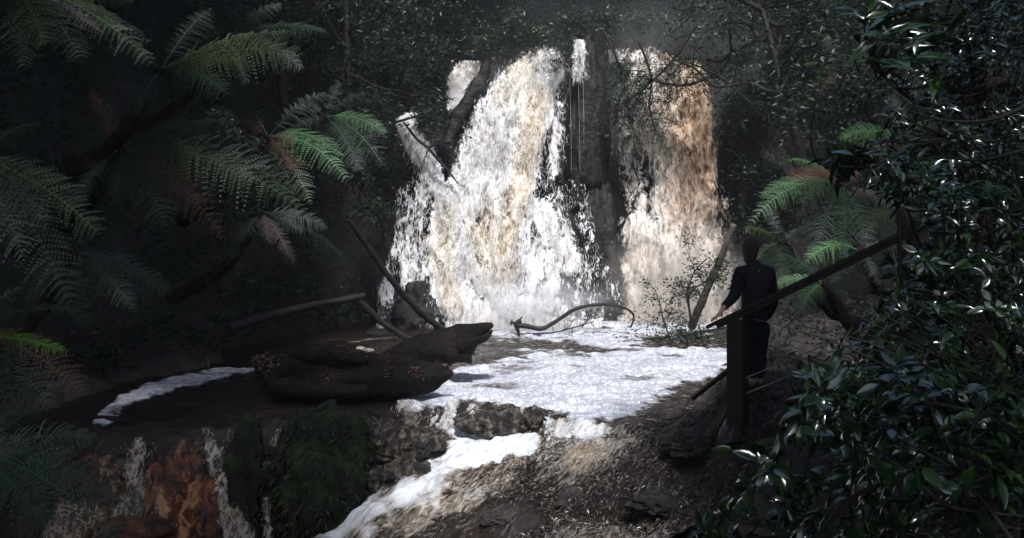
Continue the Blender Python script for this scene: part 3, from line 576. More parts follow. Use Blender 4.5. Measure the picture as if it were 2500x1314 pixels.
timber('twig', 'small curved twig standing out of the dark water beside the foam ribbon', 'twig', [P(506, 905, 15.6), P(509, 888, 15.6), P(503, 862, 15.6)], [.012, .01, .004], M['palebark'], 5, 14, 0, 3)
def branch_tree(mb, base, d, L, r, depth, seed, spread=.7, droop=0.0, nseg=5, tips=None, kids=(2, 4)):
    rs = np.random.default_rng(seed); pts = [np.asarray(base, float)]; dd = unit(d)
    for i in range(nseg):
        dd = unit(dd + rs.normal(0, .22, 3) + [0, 0, -droop]); pts.append(pts[-1] + dd * L / nseg)
    tube(mb, pts, [r, r * .75, r * .45], 5 if r < .02 else 7, nseg * 3, cap=False)
    if tips is not None: tips.append((pts[-1], dd))
    if depth > 0:
        for j in range(rs.integers(*kids) + 1):
            i = rs.integers(1, nseg + 1); nd = unit(dd + rs.normal(0, spread, 3))
            branch_tree(mb, pts[i], nd, L * rs.uniform(.45, .75), r * .55, depth - 1, int(rs.integers(1e6)), spread, droop, max(3, nseg - 1), tips, kids)
def branch_thing(name, label, cat, stems, leaf=None, nleaf=6, L=.1, W=.03, loc=None, extra_twigs=0, seed=0, depth=2, tw=.6, droop=0.0, group=None, tr=.012, mat='twig'):
    mb = MB(); tips = []
    for si, (pts, rad) in enumerate(stems):
        c = tube(mb, pts, rad, 8, len(pts) * 6, .15, si + seed, freq=8)
        for j in range(extra_twigs):
            i = rng.integers(len(c) // 4, len(c)); t = unit(c[min(i + 1, len(c) - 1)] - c[i - 1])
            branch_tree(mb, c[i], unit(t + rng.normal(0, .8, 3)), tw * rng.uniform(.5, 1.2), tr, depth, int(rng.integers(1e6)), .7, droop, 4, tips)
    loc = np.asarray(stems[0][0][0]) if loc is None else loc
    rt = root(name, label, cat, loc, group); mb.build('branch', M[mat], rt)
    if leaf and tips:
        c = np.concatenate([t[0] + rng.normal(0, .06, (nleaf, 3)) for t in tips]); d = np.concatenate([np.repeat(t[1][None], nleaf, 0) for t in tips])
        ml = MB(); leaves_small(ml, c, L, W, .3, d * .8 + [0, 0, -droop * 2]); ml.build('leaves', M[leaf], rt)
    settle(rt); return rt
branch_thing('driftwood_branch', 'crooked dead branch arching out of the foam with a forked knob at its end', 'branch',
    [([P(1272, 782, 20.4), P(1260, 793, 20.4), P(1290, 797, 20.4), P(1325, 802, 20.4), P(1365, 780, 20.4), P(1400, 757, 20.4), P(1440, 746, 20.4), P(1490, 744, 20.4), P(1530, 755, 20.4), P(1547, 772, 20.4), P(1540, 800, 20.4)], [.045, .065, .055, .05, .045, .042, .038, .034, .03, .025, .018]),
     ([P(1250, 785, 20.4), P(1262, 800, 20.4), P(1268, 822, 20.4)], [.02, .05, .015]), ([P(1262, 790, 20.4), P(1275, 773, 20.4)], [.04, .01]), ([P(1247, 793, 20.4), P(1250, 780, 20.4)], [.03, .008])],
    None, extra_twigs=0, mat='twig')
branch_thing('driftwood_branch', 'tangle of fine bare twigs lying on the foam behind the arched branch', 'branch', [([P(1300, 815, 20.4), P(1350, 812, 20.4), P(1400, 800, 20.4), P(1450, 785, 20.4)], [.02, .018, .015, .01]), ([P(1420, 800, 20.4), P(1440, 775, 20.4), P(1450, 760, 20.4)], [.015, .012, .008])], None, extra_twigs=9, seed=4, tw=.5, tr=.008)
branch_thing('fallen_sapling', 'half drowned leafy sapling standing in the foam in front of the right waterfall', 'sapling',
    [([P(1690, 835, 19.6), P(1685, 770, 19.6), P(1678, 715, 19.6), P(1698, 660, 19.6), P(1730, 628, 19.6)], [.03, .026, .02, .015, .01]), ([P(1680, 715, 19.6), P(1720, 690, 19.6), P(1775, 672, 19.6)], [.018, .013, .008]), ([P(1640, 840, 19.6), P(1620, 780, 19.6), P(1610, 735, 19.6)], [.016, .012, .008])],
    'scrub', 3, .11, .035, extra_twigs=7, seed=9, tw=.5, tr=.009)
branch_thing('fallen_sapling', 'flattened leafy branch with drooping dark leaves spread on the foam', 'branch',
    [([P(1770, 800, 19.6), P(1700, 812, 19.6), P(1640, 822, 19.6), P(1570, 830, 19.6)], [.025, .022, .018, .012]), ([P(1700, 812, 19.6), P(1660, 835, 19.6), P(1610, 852, 19.6)], [.018, .014, .008]), ([P(1690, 812, 19.6), P(1720, 840, 19.6), P(1760, 852, 19.6)], [.018, .014, .008])],
    'scrub', 4, .13, .03, extra_twigs=13, seed=19, tw=.42, droop=.12, tr=.009)
branch_thing('dead_branch', 'thin kinked dead branch hanging down over the left chute of the broad waterfall', 'branch',
    [([P(985, 298, 22.3), P(1018, 340, 22.3), P(1045, 362, 22.2), P(1068, 388, 22.2), P(1090, 412, 22.1), P(1118, 448, 22.0)], [.025, .03, .035, .035, .03, .015]), ([P(1045, 362, 22.2), P(1066, 345, 22.2), P(1055, 325, 22.2), P(1030, 318, 22.2)], [.03, .04, .03, .01]), ([P(1045, 366, 22.2), P(1036, 390, 22.1), P(1038, 402, 22.1)], [.02, .012, .006])], None, extra_twigs=2, seed=31, tw=.3, tr=.008, depth=1)
branch_thing('dead_branch', 'curved bare branch lodged at the very top of the broad waterfall', 'branch', [([P(1290, 118, 23.2), P(1320, 138, 23.2), P(1352, 150, 23.2), P(1380, 130, 23.2)], [.02, .03, .03, .015]), ([P(1330, 140, 23.2), P(1345, 160, 23.1)], [.02, .01])], 'scrub', 4, .08, .03, extra_twigs=5, seed=33, tw=.5)
for lab, st, sd_, nt_ in (('long drooping branch with fine leaves overhanging the top of the right waterfall', [([P(1700, 60, 22.6), P(1640, 150, 22.6), P(1590, 200, 22.5), P(1530, 250, 22.4)], [.05, .04, .03, .015])], 41, 10),
        ('leafy branch hanging in front of the middle of the right waterfall', [([P(1560, 100, 22.6), P(1590, 190, 22.5), P(1585, 260, 22.5), P(1600, 320, 22.5)], [.04, .03, .025, .012])], 43, 7),
        ('dark leafy bough lying across the upper right waterfall', [([P(1760, 170, 22.4), P(1690, 205, 22.4), P(1630, 205, 22.4), P(1570, 190, 22.4)], [.05, .04, .03, .015])], 45, 10),
        ('short leafy branch over the upper left corner of the right waterfall', [([P(1470, 70, 22.7), P(1500, 130, 22.6), P(1520, 190, 22.6), P(1512, 250, 22.5)], [.04, .03, .025, .012])], 47, 7)):
    branch_thing('overhanging_branch', lab, 'branch', st, 'scrub', 5, .09, .032, extra_twigs=nt_ + 2, seed=sd_, tw=.75, droop=.1, tr=.013)

# ------------------------------------------------------------------ ferns
def frond(rt, a, b, mat, width=.3, arch=.25, seed=0, pairs=27, hang=.25, fwd=.45, side=None):
    a = np.asarray(a, float); b = np.asarray(b, float); Lc = np.linalg.norm(b - a)
    c = a * .45 + b * .55 + [0, 0, arch * Lc]
    t = np.linspace(0, 1, pairs + 6)[:, None]; rc = (1 - t) ** 2 * a + 2 * t * (1 - t) * c + t * t * b
    T = unit(np.gradient(rc, axis=0)); Sd = unit(np.cross(T, np.array([0, -.8, .62]) + np.random.default_rng(seed + 9).normal(0, .22, 3))); Sd = unit(Sd - T * np.sum(Sd * T, 1, keepdims=True)); N = np.cross(Sd, T)
    mb = MB(); tube(mb, rc[::3], [Lc * .008, Lc * .005, Lc * .002], 4, len(rc), cap=False)
    rs = np.random.default_rng(seed)
    s = np.linspace(.16, .985, pairs); i = s * (len(t) - 1); ii = i.astype(int); fr = (i - ii)[:, None]
    g = lambda A: A[ii] * (1 - fr) + A[np.minimum(ii + 1, len(t) - 1)] * fr
    p0, T0, S0, N0 = g(rc), g(T), g(Sd), g(N)
    ln = width * Lc * np.sin(np.pi * np.clip(s * .86 + .13, 0, 1)) ** .75 * rs.uniform(.72, 1.12, pairs); ln[-1] *= .6; ln = np.where(rs.random(pairs) < .05, ln * .45, ln)
    npn = 9; u = np.linspace(.05, .97, npn)
    for sg in (-1, 1):
        d = unit(S0 * sg + T0 * fwd + rs.normal(0, .12, (pairs, 3)))
        e = unit(T0 - d * np.sum(T0 * d, 1, keepdims=True))
        # pinna midline droops towards its tip; pinnules stand off both sides of it
        base = p0[:, None] + d[:, None] * (ln[:, None] * u)[..., None] - N0[:, None] * (ln[:, None] * hang * u ** 2)[..., None] * (1 if True else 0)
        base[..., 2] -= ln[:, None] * hang * .6 * u ** 2
        wl = np.minimum(Lc / pairs * .46, ln[:, None] * .3) * (1 - u * .7)
        sp = ln[:, None] / npn * .8
        for q_ in (-1, 1):
            tipv = base + e[:, None] * (q_ * wl)[..., None] + d[:, None] * (wl * .45)[..., None]
            v4 = np.stack([base - d[:, None] * (sp * .5)[..., None], base + d[:, None] * (sp * .5)[..., None], tipv], 2)
            m = pairs * npn; mb.add(v4.reshape(-1, 3), np.arange(m)[:, None] * 3 + ([0, 1, 2] if q_ * sg > 0 else [0, 2, 1]))
    return mb.build('frond', mat, rt, smooth=False)
def fern(label, hub, hY, tips, trunk=None, group='tree ferns on the banks', extra=0, elen=1.3, emat='fern', width=.2, seed=0):
    h = P(*hub, hY); rt = root('tree_fern', label, 'tree fern', h, group)
    for i, tp in enumerate(tips):
        px, py, dY = tp[:3]; mt = tp[3] if len(tp) > 3 else 'fern'; ar = tp[4] if len(tp) > 4 else .18; wd = tp[5] if len(tp) > 5 else width
        frond(rt, h, P(px, py, hY + dY), M[mt], wd, ar, seed * 50 + i)
    rs = np.random.default_rng(seed + 100)
    for j in range(extra):
        a = rs.uniform(0, 2 * np.pi); L = elen * rs.uniform(.7, 1.15); dz = rs.uniform(-.75, .25)
        frond(rt, h, h + np.array([math.cos(a) * L, math.sin(a) * L * .8, dz * L]), M[emat if rs.random() < .8 else 'fern_dead'], width, rs.uniform(.1, .3), seed * 50 + 20 + j)
    mb = MB(); sx = -1 if h[0] < 0 else 1; tl = float(np.clip(h[2] - ground_z(h[:1], h[1:2], 0)[0] + .1, .5, 1.5))
    tube(mb, [h + [sx * tl * 1.15, .3 * tl, -tl], h + [sx * tl * .45, .12 * tl, -tl * .62], h + [0, 0, .03]], [.13, .095, .085], 10, 60, .32, seed, freq=9); mb.build('trunk', M['log'], rt)
    settle(rt); return rt
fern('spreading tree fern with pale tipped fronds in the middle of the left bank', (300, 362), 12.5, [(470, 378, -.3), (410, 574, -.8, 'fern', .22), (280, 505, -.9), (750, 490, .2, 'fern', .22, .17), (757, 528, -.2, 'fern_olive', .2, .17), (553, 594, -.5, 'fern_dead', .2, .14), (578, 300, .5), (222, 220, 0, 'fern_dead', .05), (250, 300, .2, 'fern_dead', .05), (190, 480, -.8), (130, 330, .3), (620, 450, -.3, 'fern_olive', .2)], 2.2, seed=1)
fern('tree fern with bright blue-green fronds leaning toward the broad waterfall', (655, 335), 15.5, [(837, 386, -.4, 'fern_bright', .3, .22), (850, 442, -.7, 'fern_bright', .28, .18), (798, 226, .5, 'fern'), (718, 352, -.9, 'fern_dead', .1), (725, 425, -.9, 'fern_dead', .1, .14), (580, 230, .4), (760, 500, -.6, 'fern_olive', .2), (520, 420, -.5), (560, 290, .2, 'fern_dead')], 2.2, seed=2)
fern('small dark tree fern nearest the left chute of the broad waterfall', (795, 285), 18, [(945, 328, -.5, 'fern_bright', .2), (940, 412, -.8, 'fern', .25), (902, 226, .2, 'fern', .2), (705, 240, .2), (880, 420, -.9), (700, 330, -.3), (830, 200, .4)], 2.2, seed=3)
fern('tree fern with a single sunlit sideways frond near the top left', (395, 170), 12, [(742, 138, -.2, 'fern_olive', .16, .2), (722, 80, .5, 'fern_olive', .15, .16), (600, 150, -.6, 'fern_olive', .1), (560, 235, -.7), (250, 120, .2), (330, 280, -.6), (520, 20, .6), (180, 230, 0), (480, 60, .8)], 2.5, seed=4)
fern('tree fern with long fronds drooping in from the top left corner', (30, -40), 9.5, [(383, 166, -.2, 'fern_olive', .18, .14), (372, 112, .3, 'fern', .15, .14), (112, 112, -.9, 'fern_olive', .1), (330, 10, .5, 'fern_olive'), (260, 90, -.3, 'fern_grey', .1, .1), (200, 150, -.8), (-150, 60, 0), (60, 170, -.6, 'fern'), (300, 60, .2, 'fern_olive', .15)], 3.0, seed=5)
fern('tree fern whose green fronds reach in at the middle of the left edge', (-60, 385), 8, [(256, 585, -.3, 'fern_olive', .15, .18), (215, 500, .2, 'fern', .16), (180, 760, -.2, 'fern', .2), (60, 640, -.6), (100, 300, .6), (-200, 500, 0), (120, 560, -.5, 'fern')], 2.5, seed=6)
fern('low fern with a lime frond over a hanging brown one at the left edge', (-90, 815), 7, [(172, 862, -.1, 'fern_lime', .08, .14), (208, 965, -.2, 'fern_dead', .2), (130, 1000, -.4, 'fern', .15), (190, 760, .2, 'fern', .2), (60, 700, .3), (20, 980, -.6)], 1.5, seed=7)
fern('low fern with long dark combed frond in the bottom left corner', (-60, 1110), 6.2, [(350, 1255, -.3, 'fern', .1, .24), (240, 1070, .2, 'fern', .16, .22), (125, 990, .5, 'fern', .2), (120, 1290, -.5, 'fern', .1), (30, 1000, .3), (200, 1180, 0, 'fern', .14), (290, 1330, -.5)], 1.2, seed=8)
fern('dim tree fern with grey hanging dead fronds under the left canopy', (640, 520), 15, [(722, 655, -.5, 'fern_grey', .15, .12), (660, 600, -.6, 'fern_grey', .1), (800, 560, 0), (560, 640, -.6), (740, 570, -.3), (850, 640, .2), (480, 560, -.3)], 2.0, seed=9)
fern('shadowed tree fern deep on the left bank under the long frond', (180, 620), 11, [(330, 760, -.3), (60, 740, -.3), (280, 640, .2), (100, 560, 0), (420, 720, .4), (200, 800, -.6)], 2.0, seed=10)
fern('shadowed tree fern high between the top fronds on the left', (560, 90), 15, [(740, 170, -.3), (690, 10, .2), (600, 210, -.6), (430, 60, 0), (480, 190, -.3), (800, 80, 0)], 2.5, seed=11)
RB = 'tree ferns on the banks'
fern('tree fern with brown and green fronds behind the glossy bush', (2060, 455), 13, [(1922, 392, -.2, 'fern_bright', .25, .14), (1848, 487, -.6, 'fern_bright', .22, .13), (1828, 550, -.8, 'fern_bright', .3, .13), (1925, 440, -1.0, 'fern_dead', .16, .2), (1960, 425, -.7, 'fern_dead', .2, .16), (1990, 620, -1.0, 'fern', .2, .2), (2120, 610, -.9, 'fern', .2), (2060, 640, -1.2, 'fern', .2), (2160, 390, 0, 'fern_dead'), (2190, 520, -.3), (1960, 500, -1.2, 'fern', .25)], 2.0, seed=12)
fern('tree fern with one pale green frond half hidden in the upper right leaves', (2200, 345), 12, [(2046, 340, -.2, 'fern_bright', .25, .2), (2290, 285, -.5, 'fern_sunlit', .2, .25), (2115, 400, -.6, 'fern_dead', .1, .2), (2300, 350, 0), (2180, 230, .5), (2230, 450, -.6)], 2.0, seed=13)
fern('low fern with bright folded fronds just right of the person', (2095, 612), 12.2, [(1966, 640, -.4, 'fern_sunlit', .3, .24), (2010, 590, .3, 'fern_bright', .2), (2150, 700, -.4), (2030, 700, -.6, 'fern'), (2200, 600, 0), (2140, 540, .3)], 1.6, seed=14)
fern('low fern with drooping green fronds at the elbow of the person', (2010, 690), 12, [(1885, 700, .2, 'fern_sunlit', .25, .22), (1895, 770, -.4, 'fern', .25), (1945, 775, -.6, 'fern_bright', .2), (2075, 740, -.4, 'fern'), (1900, 620, .6, 'fern'), (2090, 650, .3), (1820, 650, 1.2, 'fern', .25, .12)], 1.6, seed=15)
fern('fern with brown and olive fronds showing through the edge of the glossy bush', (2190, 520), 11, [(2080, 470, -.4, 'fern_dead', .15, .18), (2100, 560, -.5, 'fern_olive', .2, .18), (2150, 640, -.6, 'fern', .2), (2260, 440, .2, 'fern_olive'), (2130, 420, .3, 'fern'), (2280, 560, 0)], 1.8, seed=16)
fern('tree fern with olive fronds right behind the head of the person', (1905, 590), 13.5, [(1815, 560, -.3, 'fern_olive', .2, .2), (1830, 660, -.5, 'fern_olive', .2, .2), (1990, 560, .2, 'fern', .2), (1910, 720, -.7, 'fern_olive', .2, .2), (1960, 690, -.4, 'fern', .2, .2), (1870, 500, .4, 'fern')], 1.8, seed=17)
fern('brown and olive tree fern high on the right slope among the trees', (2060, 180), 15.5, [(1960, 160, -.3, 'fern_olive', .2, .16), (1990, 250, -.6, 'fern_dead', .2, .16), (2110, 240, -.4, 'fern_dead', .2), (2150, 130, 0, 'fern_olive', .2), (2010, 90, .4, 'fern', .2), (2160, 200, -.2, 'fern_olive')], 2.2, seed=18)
# ------------------------------------------------------------------ handrail and steps
RA, RBv = P(1725, 792, 9.35), P(2232, 546, 8.0); rdir = unit(RBv - RA)
hd = unit(np.array([rdir[0], rdir[1], 0])); sd_ = np.array([-hd[1], hd[0], 0]) * 1.0
if sd_[1] < 0: sd_ = -sd_
rup = np.cross(sd_, rdir); rup = rup if rup[2] > 0 else -rup
rt = root('handrail', 'dark timber handrail with thick square post and two wires beside the steps', 'handrail', P(1796, 1012, 9.3))
mb = MB(); RC = RBv + rdir * .9; box(mb, (RA + RC) / 2 - rup * .03, [np.linalg.norm(RC - RA) / 2, .034, .017], [rdir, sd_, rup]); mb.build('rail', M['timber'], rt, False)
mb = MB(); box(mb, (RA + RC) / 2 - rup * .072 , [np.linalg.norm(RC - RA) / 2 - .1, .014, .021], [rdir, sd_, rup]); mb.build('rail_support', M['timber'], rt, False)
def post(pxx, zb, Y, name='post'):
    x = (pxx - CX) / F * Y; t = (x - RA[0]) / (RC[0] - RA[0]); zt = RA[2] + t * (RC[2] - RA[2]) - .105; yy = RA[1] + t * (RC[1] - RA[1])
    mb = MB(); box(mb, [x, yy, (zt + zb) / 2], [.088, .07, (zt - zb) / 2], [hd, sd_, [0, 0, 1]]); mb.build(name, M['timber'], rt, False)
    return x, yy
p1 = post(1796, .78, 9.2); p2 = post(2330, 1.5, 7.8)
for dz in (.74, .90):
    mb = MB(); a = RA + rdir * .3; tube(mb, [a - [0, 0, dz], (a + RC) / 2 - [0, 0, dz + .012], RC - [0, 0, dz]], .006, 6, 20); mb.build('wire', M['wire'], rt)
settle(rt)
st0 = np.array([p1[0], p1[1], 0]) + sd_ * .62 + hd * .55
for i in range(6):
    c = st0 + hd * (.32 * i) + [0, 0, 1.06 + .168 * i]
    mb = MB(); box(mb, c, [.03, .5, .09], [hd, sd_, [0, 0, 1]]); box(mb, c + hd * .17 + [0, 0, .02], [.14, .49, .05], [hd, sd_, [0, 0, 1]])
    o = mb.build('timber_step', M['timber'], None, False); rebase(o, c)
    tag(o, ['lowest', 'second lowest', 'third lowest', 'fourth lowest', 'fifth lowest', 'highest'][i] + ' worn timber edged earth step climbing beside the handrail', 'step', 'steps of the track')
mb = MB(); e0 = P(1765, 900, 10.5); u_ = np.linspace(0, 1, 24); v_ = np.linspace(-.55, .55, 12)
U, V = np.meshgrid(u_, v_, indexing='ij'); p = np.array([1.95, 10.9, 0]) + (np.array([2.95, 9.35, 0]) - np.array([1.95, 10.9, 0])) * U.reshape(-1, 1) + np.array([.84, .54, 0]) * (V.reshape(-1, 1) + .38)
p[:, 2] = ground_z(p[:, 0], p[:, 1]) + .035 + .012 * fbm(p * 4, 3, 7); mb.add(p, grid_faces(24, 12)); o = mb.build('path', M['earth']); tag(o, 'trodden earth landing of the track at the foot of the steps', 'path', kind='structure')
mb = MB(); tube(mb, [P(1692, 972, 11.3), P(1730, 942, 11.1), P(1780, 903, 10.9)], .035, 4, 12, .1); o = mb.build('edging_timber', M['timber'], None, False); rebase(o, P(1730, 942, 11.1)); tag(o, 'dark timber edging lying along the pool side of the track', 'edging')

# ------------------------------------------------------------------ person, seen from behind, left hand on the rail
PY = 9.75
def B(px, py, dy=0.0): return P(px, py, PY + dy)
def skin(name, verts, edges, mat, parent=None, sub=2, rootv=0):
    me = bpy.data.meshes.new(name); bm = bmesh.new(); lay = bm.verts.layers.skin.verify(); bv = []
    for i, (co, r_) in enumerate(verts):
        v = bm.verts.new(co); rr = r_ if isinstance(r_, tuple) else (r_, r_); v[lay].radius = rr; v[lay].use_root = (i == rootv); bv.append(v)
    for a, b in edges: bm.edges.new((bv[a], bv[b]))
    bm.to_mesh(me); bm.free(); o = bpy.data.objects.new(name, me); COL.objects.link(o)
    o.modifiers.new('skin', 'SKIN').use_smooth_shade = True; s = o.modifiers.new('sub', 'SUBSURF'); s.levels = sub; s.render_levels = sub
    me.materials.append(mat)
    if parent is not None: o.parent = parent
    return o
def mat_cloth(name, c, rough=.85, sc=60):
    t = NT(name); f = t.noise(t.pos(), 9, 4); t.set(base=t.ramp(f, [(.3, tuple(x * .75 for x in c)), (.7, tuple(min(1, x * 1.2) for x in c))]), rough=rough, spec=.2); t.bump(t.noise(t.pos(), sc, 3), .25, .01); return t.m
M['skin'] = mat_simple('skin', [(.3, (.42, .24, .17)), (.7, (.5, .3, .22))], 8, .5, .4, 0)
M['jacket'] = mat_cloth('navy_jacket', (.008, .009, .014)); M['jeans'] = mat_cloth('dark_jeans', (.006, .009, .018)); M['hair'] = mat_simple('brown_hair', [(.3, (.02, .010, .007)), (.7, (.05, .025, .017))], 30, .5, .4, .6, (6, 6, 1)); M['shoe'] = mat_cloth('shoe_grey', (.10, .10, .12), .6); M['white'] = mat_cloth('white_print', (.6, .6, .6))
palm = np.array([RA[0] + rdir[0] * .17, RA[1] + rdir[1] * .17, RA[2] + rdir[2] * .17]) + [0, .02, .022]
wri = palm + [.05, .075, .06]; elb = B(1794, 722, -.03); shl = B(1808, 668, .0); shr = B(1876, 668, .0); elr = B(1886, 742, .06); wrr = B(1868, 782, .27); plr = wrr + [-.05, .06, 0]
V0 = [(B(1840, 785), (.15, .1)), (B(1841, 745), (.125, .09)), (B(1842, 700), (.135, .095)), (B(1842, 668), (.12, .085)), (B(1836, 643), .055), (B(1833, 628, .01), .052), (B(1832, 610, .015), (.074, .085)), (B(1831, 597, .01), (.068, .08)),
      (shl, .055), (elb, .04), (wri, .026), (palm, (.034, .02)), (shr, .055), (elr, .042), (wrr, .027), (plr, (.034, .02)),
      (B(1826, 800), .085), (B(1836, 862, .02), .058), (B(1838, 920), .042), (B(1836, 934, .0), .04), (B(1833, 938, .13), .032), (B(1858, 800), .085), (B(1857, 862, .03), .058), (B(1854, 918, .08), .042), (B(1854, 931, .1), .04), (B(1856, 934, .23), .032),
      (B(1832, 614, .11), .014), (B(1818, 612, .02), .012), (B(1846, 612, .02), .012)]
E0 = [(0, 1), (1, 2), (2, 3), (3, 4), (4, 5), (5, 6), (6, 7), (3, 8), (8, 9), (9, 10), (10, 11), (3, 12), (12, 13), (13, 14), (14, 15), (0, 16), (16, 17), (17, 18), (18, 19), (19, 20), (0, 21), (21, 22), (22, 23), (23, 24), (24, 25), (6, 26), (6, 27), (6, 28)]
def fingers(pc, fwdv, sidev, dn, thumb):
    for k, (s_, L) in enumerate(((-.028, .068), (-.01, .078), (.01, .073), (.027, .056))):
        b0 = pc + sidev * s_ + fwdv * .03; chain = [b0, b0 + fwdv * L * .45 + dn * .006, b0 + fwdv * L * .7 + dn * .026, b0 + fwdv * L * .72 + dn * .05]
        prev = PV
        for q_ in chain: V0.append((q_, .009)); E0.append((prev, len(V0) - 1)); prev = len(V0) - 1
    prev = PV
    for q_ in (pc + sidev * thumb * .035 - fwdv * .012, pc + sidev * thumb * .055 + fwdv * .015 + dn * .012, pc + sidev * thumb * .055 + fwdv * .035 + dn * .035): V0.append((q_, .010)); E0.append((prev, len(V0) - 1)); prev = len(V0) - 1
PV = 11; fingers(palm, unit(-sd_ * .9 + hd * -.25), unit(rdir), np.array([0, 0, -1.0]), 1)
PV = 15; fingers(plr, unit(np.array([-.7, .6, -.2])), np.array([0, .3, .9]), unit(np.array([0, .2, -1.0])), 1)
base = B(1842, 938); V0 = [(np.asarray(v) - base, r_) for v, r_ in V0]
person = skin('person', V0, E0, M['skin']); person.location = base
tag(person, 'person seen from behind in dark jacket and jeans, left hand resting on the handrail', 'person')
L_ = lambda v: np.asarray(v) - base
jk = skin('jacket', [(L_(B(1840, 806)), (.20, .15)), (L_(B(1841, 760)), (.20, .145)), (L_(B(1842, 705)), (.205, .145)), (L_(B(1842, 668)), (.20, .13)), (L_(B(1838, 646)), (.10, .09)), (L_(B(1836, 634)), (.08, .075)),
      (L_(shl), .098), (L_(elb), .068), (L_((wri * .9 + elb * .1)), .042), (L_(shr), .098), (L_(elr), .07), (L_(wrr * .9 + elr * .1), .046)],
     [(0, 1), (1, 2), (2, 3), (3, 4), (4, 5), (3, 6), (6, 7), (7, 8), (3, 9), (9, 10), (10, 11)], M['jacket'], person)
skin('jeans', [(L_(B(1841, 775)), (.19, .14)), (L_(B(1841, 798)), (.185, .14)), (L_(B(1827, 818)), .105), (L_(B(1836, 862, .02)), .07), (L_(B(1838, 928)), .058), (L_(B(1857, 818)), .105), (L_(B(1857, 862, .03)), .07), (L_(B(1854, 925, .08)), .058)],
     [(0, 1), (1, 2), (2, 3), (3, 4), (1, 5), (5, 6), (6, 7)], M['jeans'], person)
bm = bmesh.new(); bmesh.ops.create_icosphere(bm, subdivisions=4, radius=1); hv = np.array([x.co[:] for x in bm.verts]); hf = np.array([[y.index for y in x.verts] for x in bm.faces]); bm.free()
face = (hv[:, 1] > .45) & (hv[:, 2] < .45); hv = np.where(face[:, None], hv * [.8, .55, .9], hv)
tail = sstep(-.1, -1, hv[:, 2]) * (hv[:, 1] < .4); hv[:, 2] -= tail * .75; hv[:, 0] *= 1 - .2 * tail
hv = hv * (1 + .05 * fbm(hv * [5, 5, 1.2], 3, 4)[:, None]) * [.094, .112, .122]
mb = MB(); mb.add(hv + L_(B(1831, 603, .01)), hf); mb.build('hair', M['hair'], person)
for (a, b) in (((1836, 936, -.03), (1833, 939, .15)), ((1854, 933, .07), (1856, 935, .24))):
    skin('shoe', [(L_(B(*a)), (.048, .04)), (L_((B(*a) + B(*b)) / 2), (.047, .04)), (L_(B(*b)), (.042, .03))], [(0, 1), (1, 2)], M['shoe'], person)
mb = MB(); c = L_(B(1852, 661, -.145)); mb.add(c + np.array([[math.cos(t) * .007, 0, math.sin(t) * .007] for t in np.linspace(0, 6.283, 12, endpoint=False)]), np.arange(12)[None]); mb.build('back_logo', M['white'], jk)

# ------------------------------------------------------------------ glossy shrubs on the near right bank
def glossy(label, base, n, pxr, pyr, Yr, L, W, per, mat='gloss', stems=7, left=None, seed=0, curl=.25, src=None):
    rs = np.random.default_rng(seed); base = np.asarray(base, float); base[2] = ground_z(base[:1], base[1:2], 0)[0] - .05
    if src is not None: base = np.asarray(src, float)
    px = rs.uniform(*pxr, n * 3); py = rs.uniform(*pyr, n * 3); Y = rs.uniform(*Yr, n * 3)
    if left is not None:
        lx = np.interp(py, [a for a, _ in left], [b for _, b in left]); k = px > lx + rs.exponential(60, n * 3) - 12; px, py, Y = px[k][:n], py[k][:n], Y[k][:n]
    c = np.stack([(px - CX) / F * Y, Y, CZ - (py - HY) / F * Y], -1); m = len(c)
    rt = root('glossy_shrub', label, 'shrub', base, 'glossy shrubs on the right bank')
    order = rs.permutation(m); mb = MB(); hubs = []
    for s in range(stems):
        tgt = c[order[s % m]]; mid = base * .5 + tgt * .5 + rs.normal(0, .15, 3) + [0, 0, .1]; cc = tube(mb, [base + rs.normal(0, .06, 3) * [1, 1, 0], mid, tgt], [.022, .015, .006], 6, 18, .15, s); hubs += list(cc[6:])
    hubs = np.array(hubs)
    D = np.zeros((m, 3))
    for i in range(m):
        dd = np.linalg.norm(hubs - c[i], axis=1) + .3 * np.maximum(0, hubs[:, 2] - c[i, 2]); j = dd.argmin(); h = hubs[j]; D[i] = unit(c[i] - h + 1e-3)
        if i % 2 == 0 and dd[j] < 1.6: tube(mb, [h, (h + c[i]) / 2 + rs.normal(0, .04, 3) - [0, 0, .03], c[i]], [.007, .005, .003], 4, 7, cap=False)
    mb.build('stems', M['bark'], rt)
    cc = np.repeat(c, per, 0); ax = unit(np.repeat(unit(D + [0, 0, .7]), per, 0)); k = len(cc)
    rnd = unit(rs.normal(size=(k, 3))); rad = unit(rnd - ax * np.sum(rnd * ax, 1, keepdims=True)); el = rs.uniform(-.25, .75, (k, 1))
    dirs = unit(rad + ax * el); up = unit(ax * 1.0 - dirs * .3 + rs.normal(0, .35, (k, 3)))
    ml = MB(); leaves_big(ml, cc + dirs * .012 + rs.normal(0, .015, (k, 3)), dirs, up, L, W, curl); ml.build('foliage', M[mat], rt)
    settle(rt); return rt
LEFT = [(-60, 2330), (60, 2230), (200, 2170), (330, 2120), (460, 2140), (560, 2230), (640, 2180), (760, 2130), (860, 2030), (960, 1900), (1040, 1790), (1150, 1720), (1314, 1680)]
glossy('glossy dark shrub with broad pointed leaves below the handrail post', (1.75, 4.6, 0), 62, (1660, 2060), (900, 1360), (4.0, 5.4), .11, .046, 6, left=LEFT, seed=1)
glossy('glossy broad leaved shrub in front of the handrail wires', (2.4, 5.0, 0), 80, (1930, 2360), (640, 1080), (4.4, 6.2), .105, .045, 6, left=LEFT, seed=2)
glossy('large leaved glossy shrub filling the bottom right corner', (2.0, 3.3, 0), 190, (2020, 2580), (900, 1380), (3.2, 4.6), .098, .043, 6, left=LEFT, seed=3)
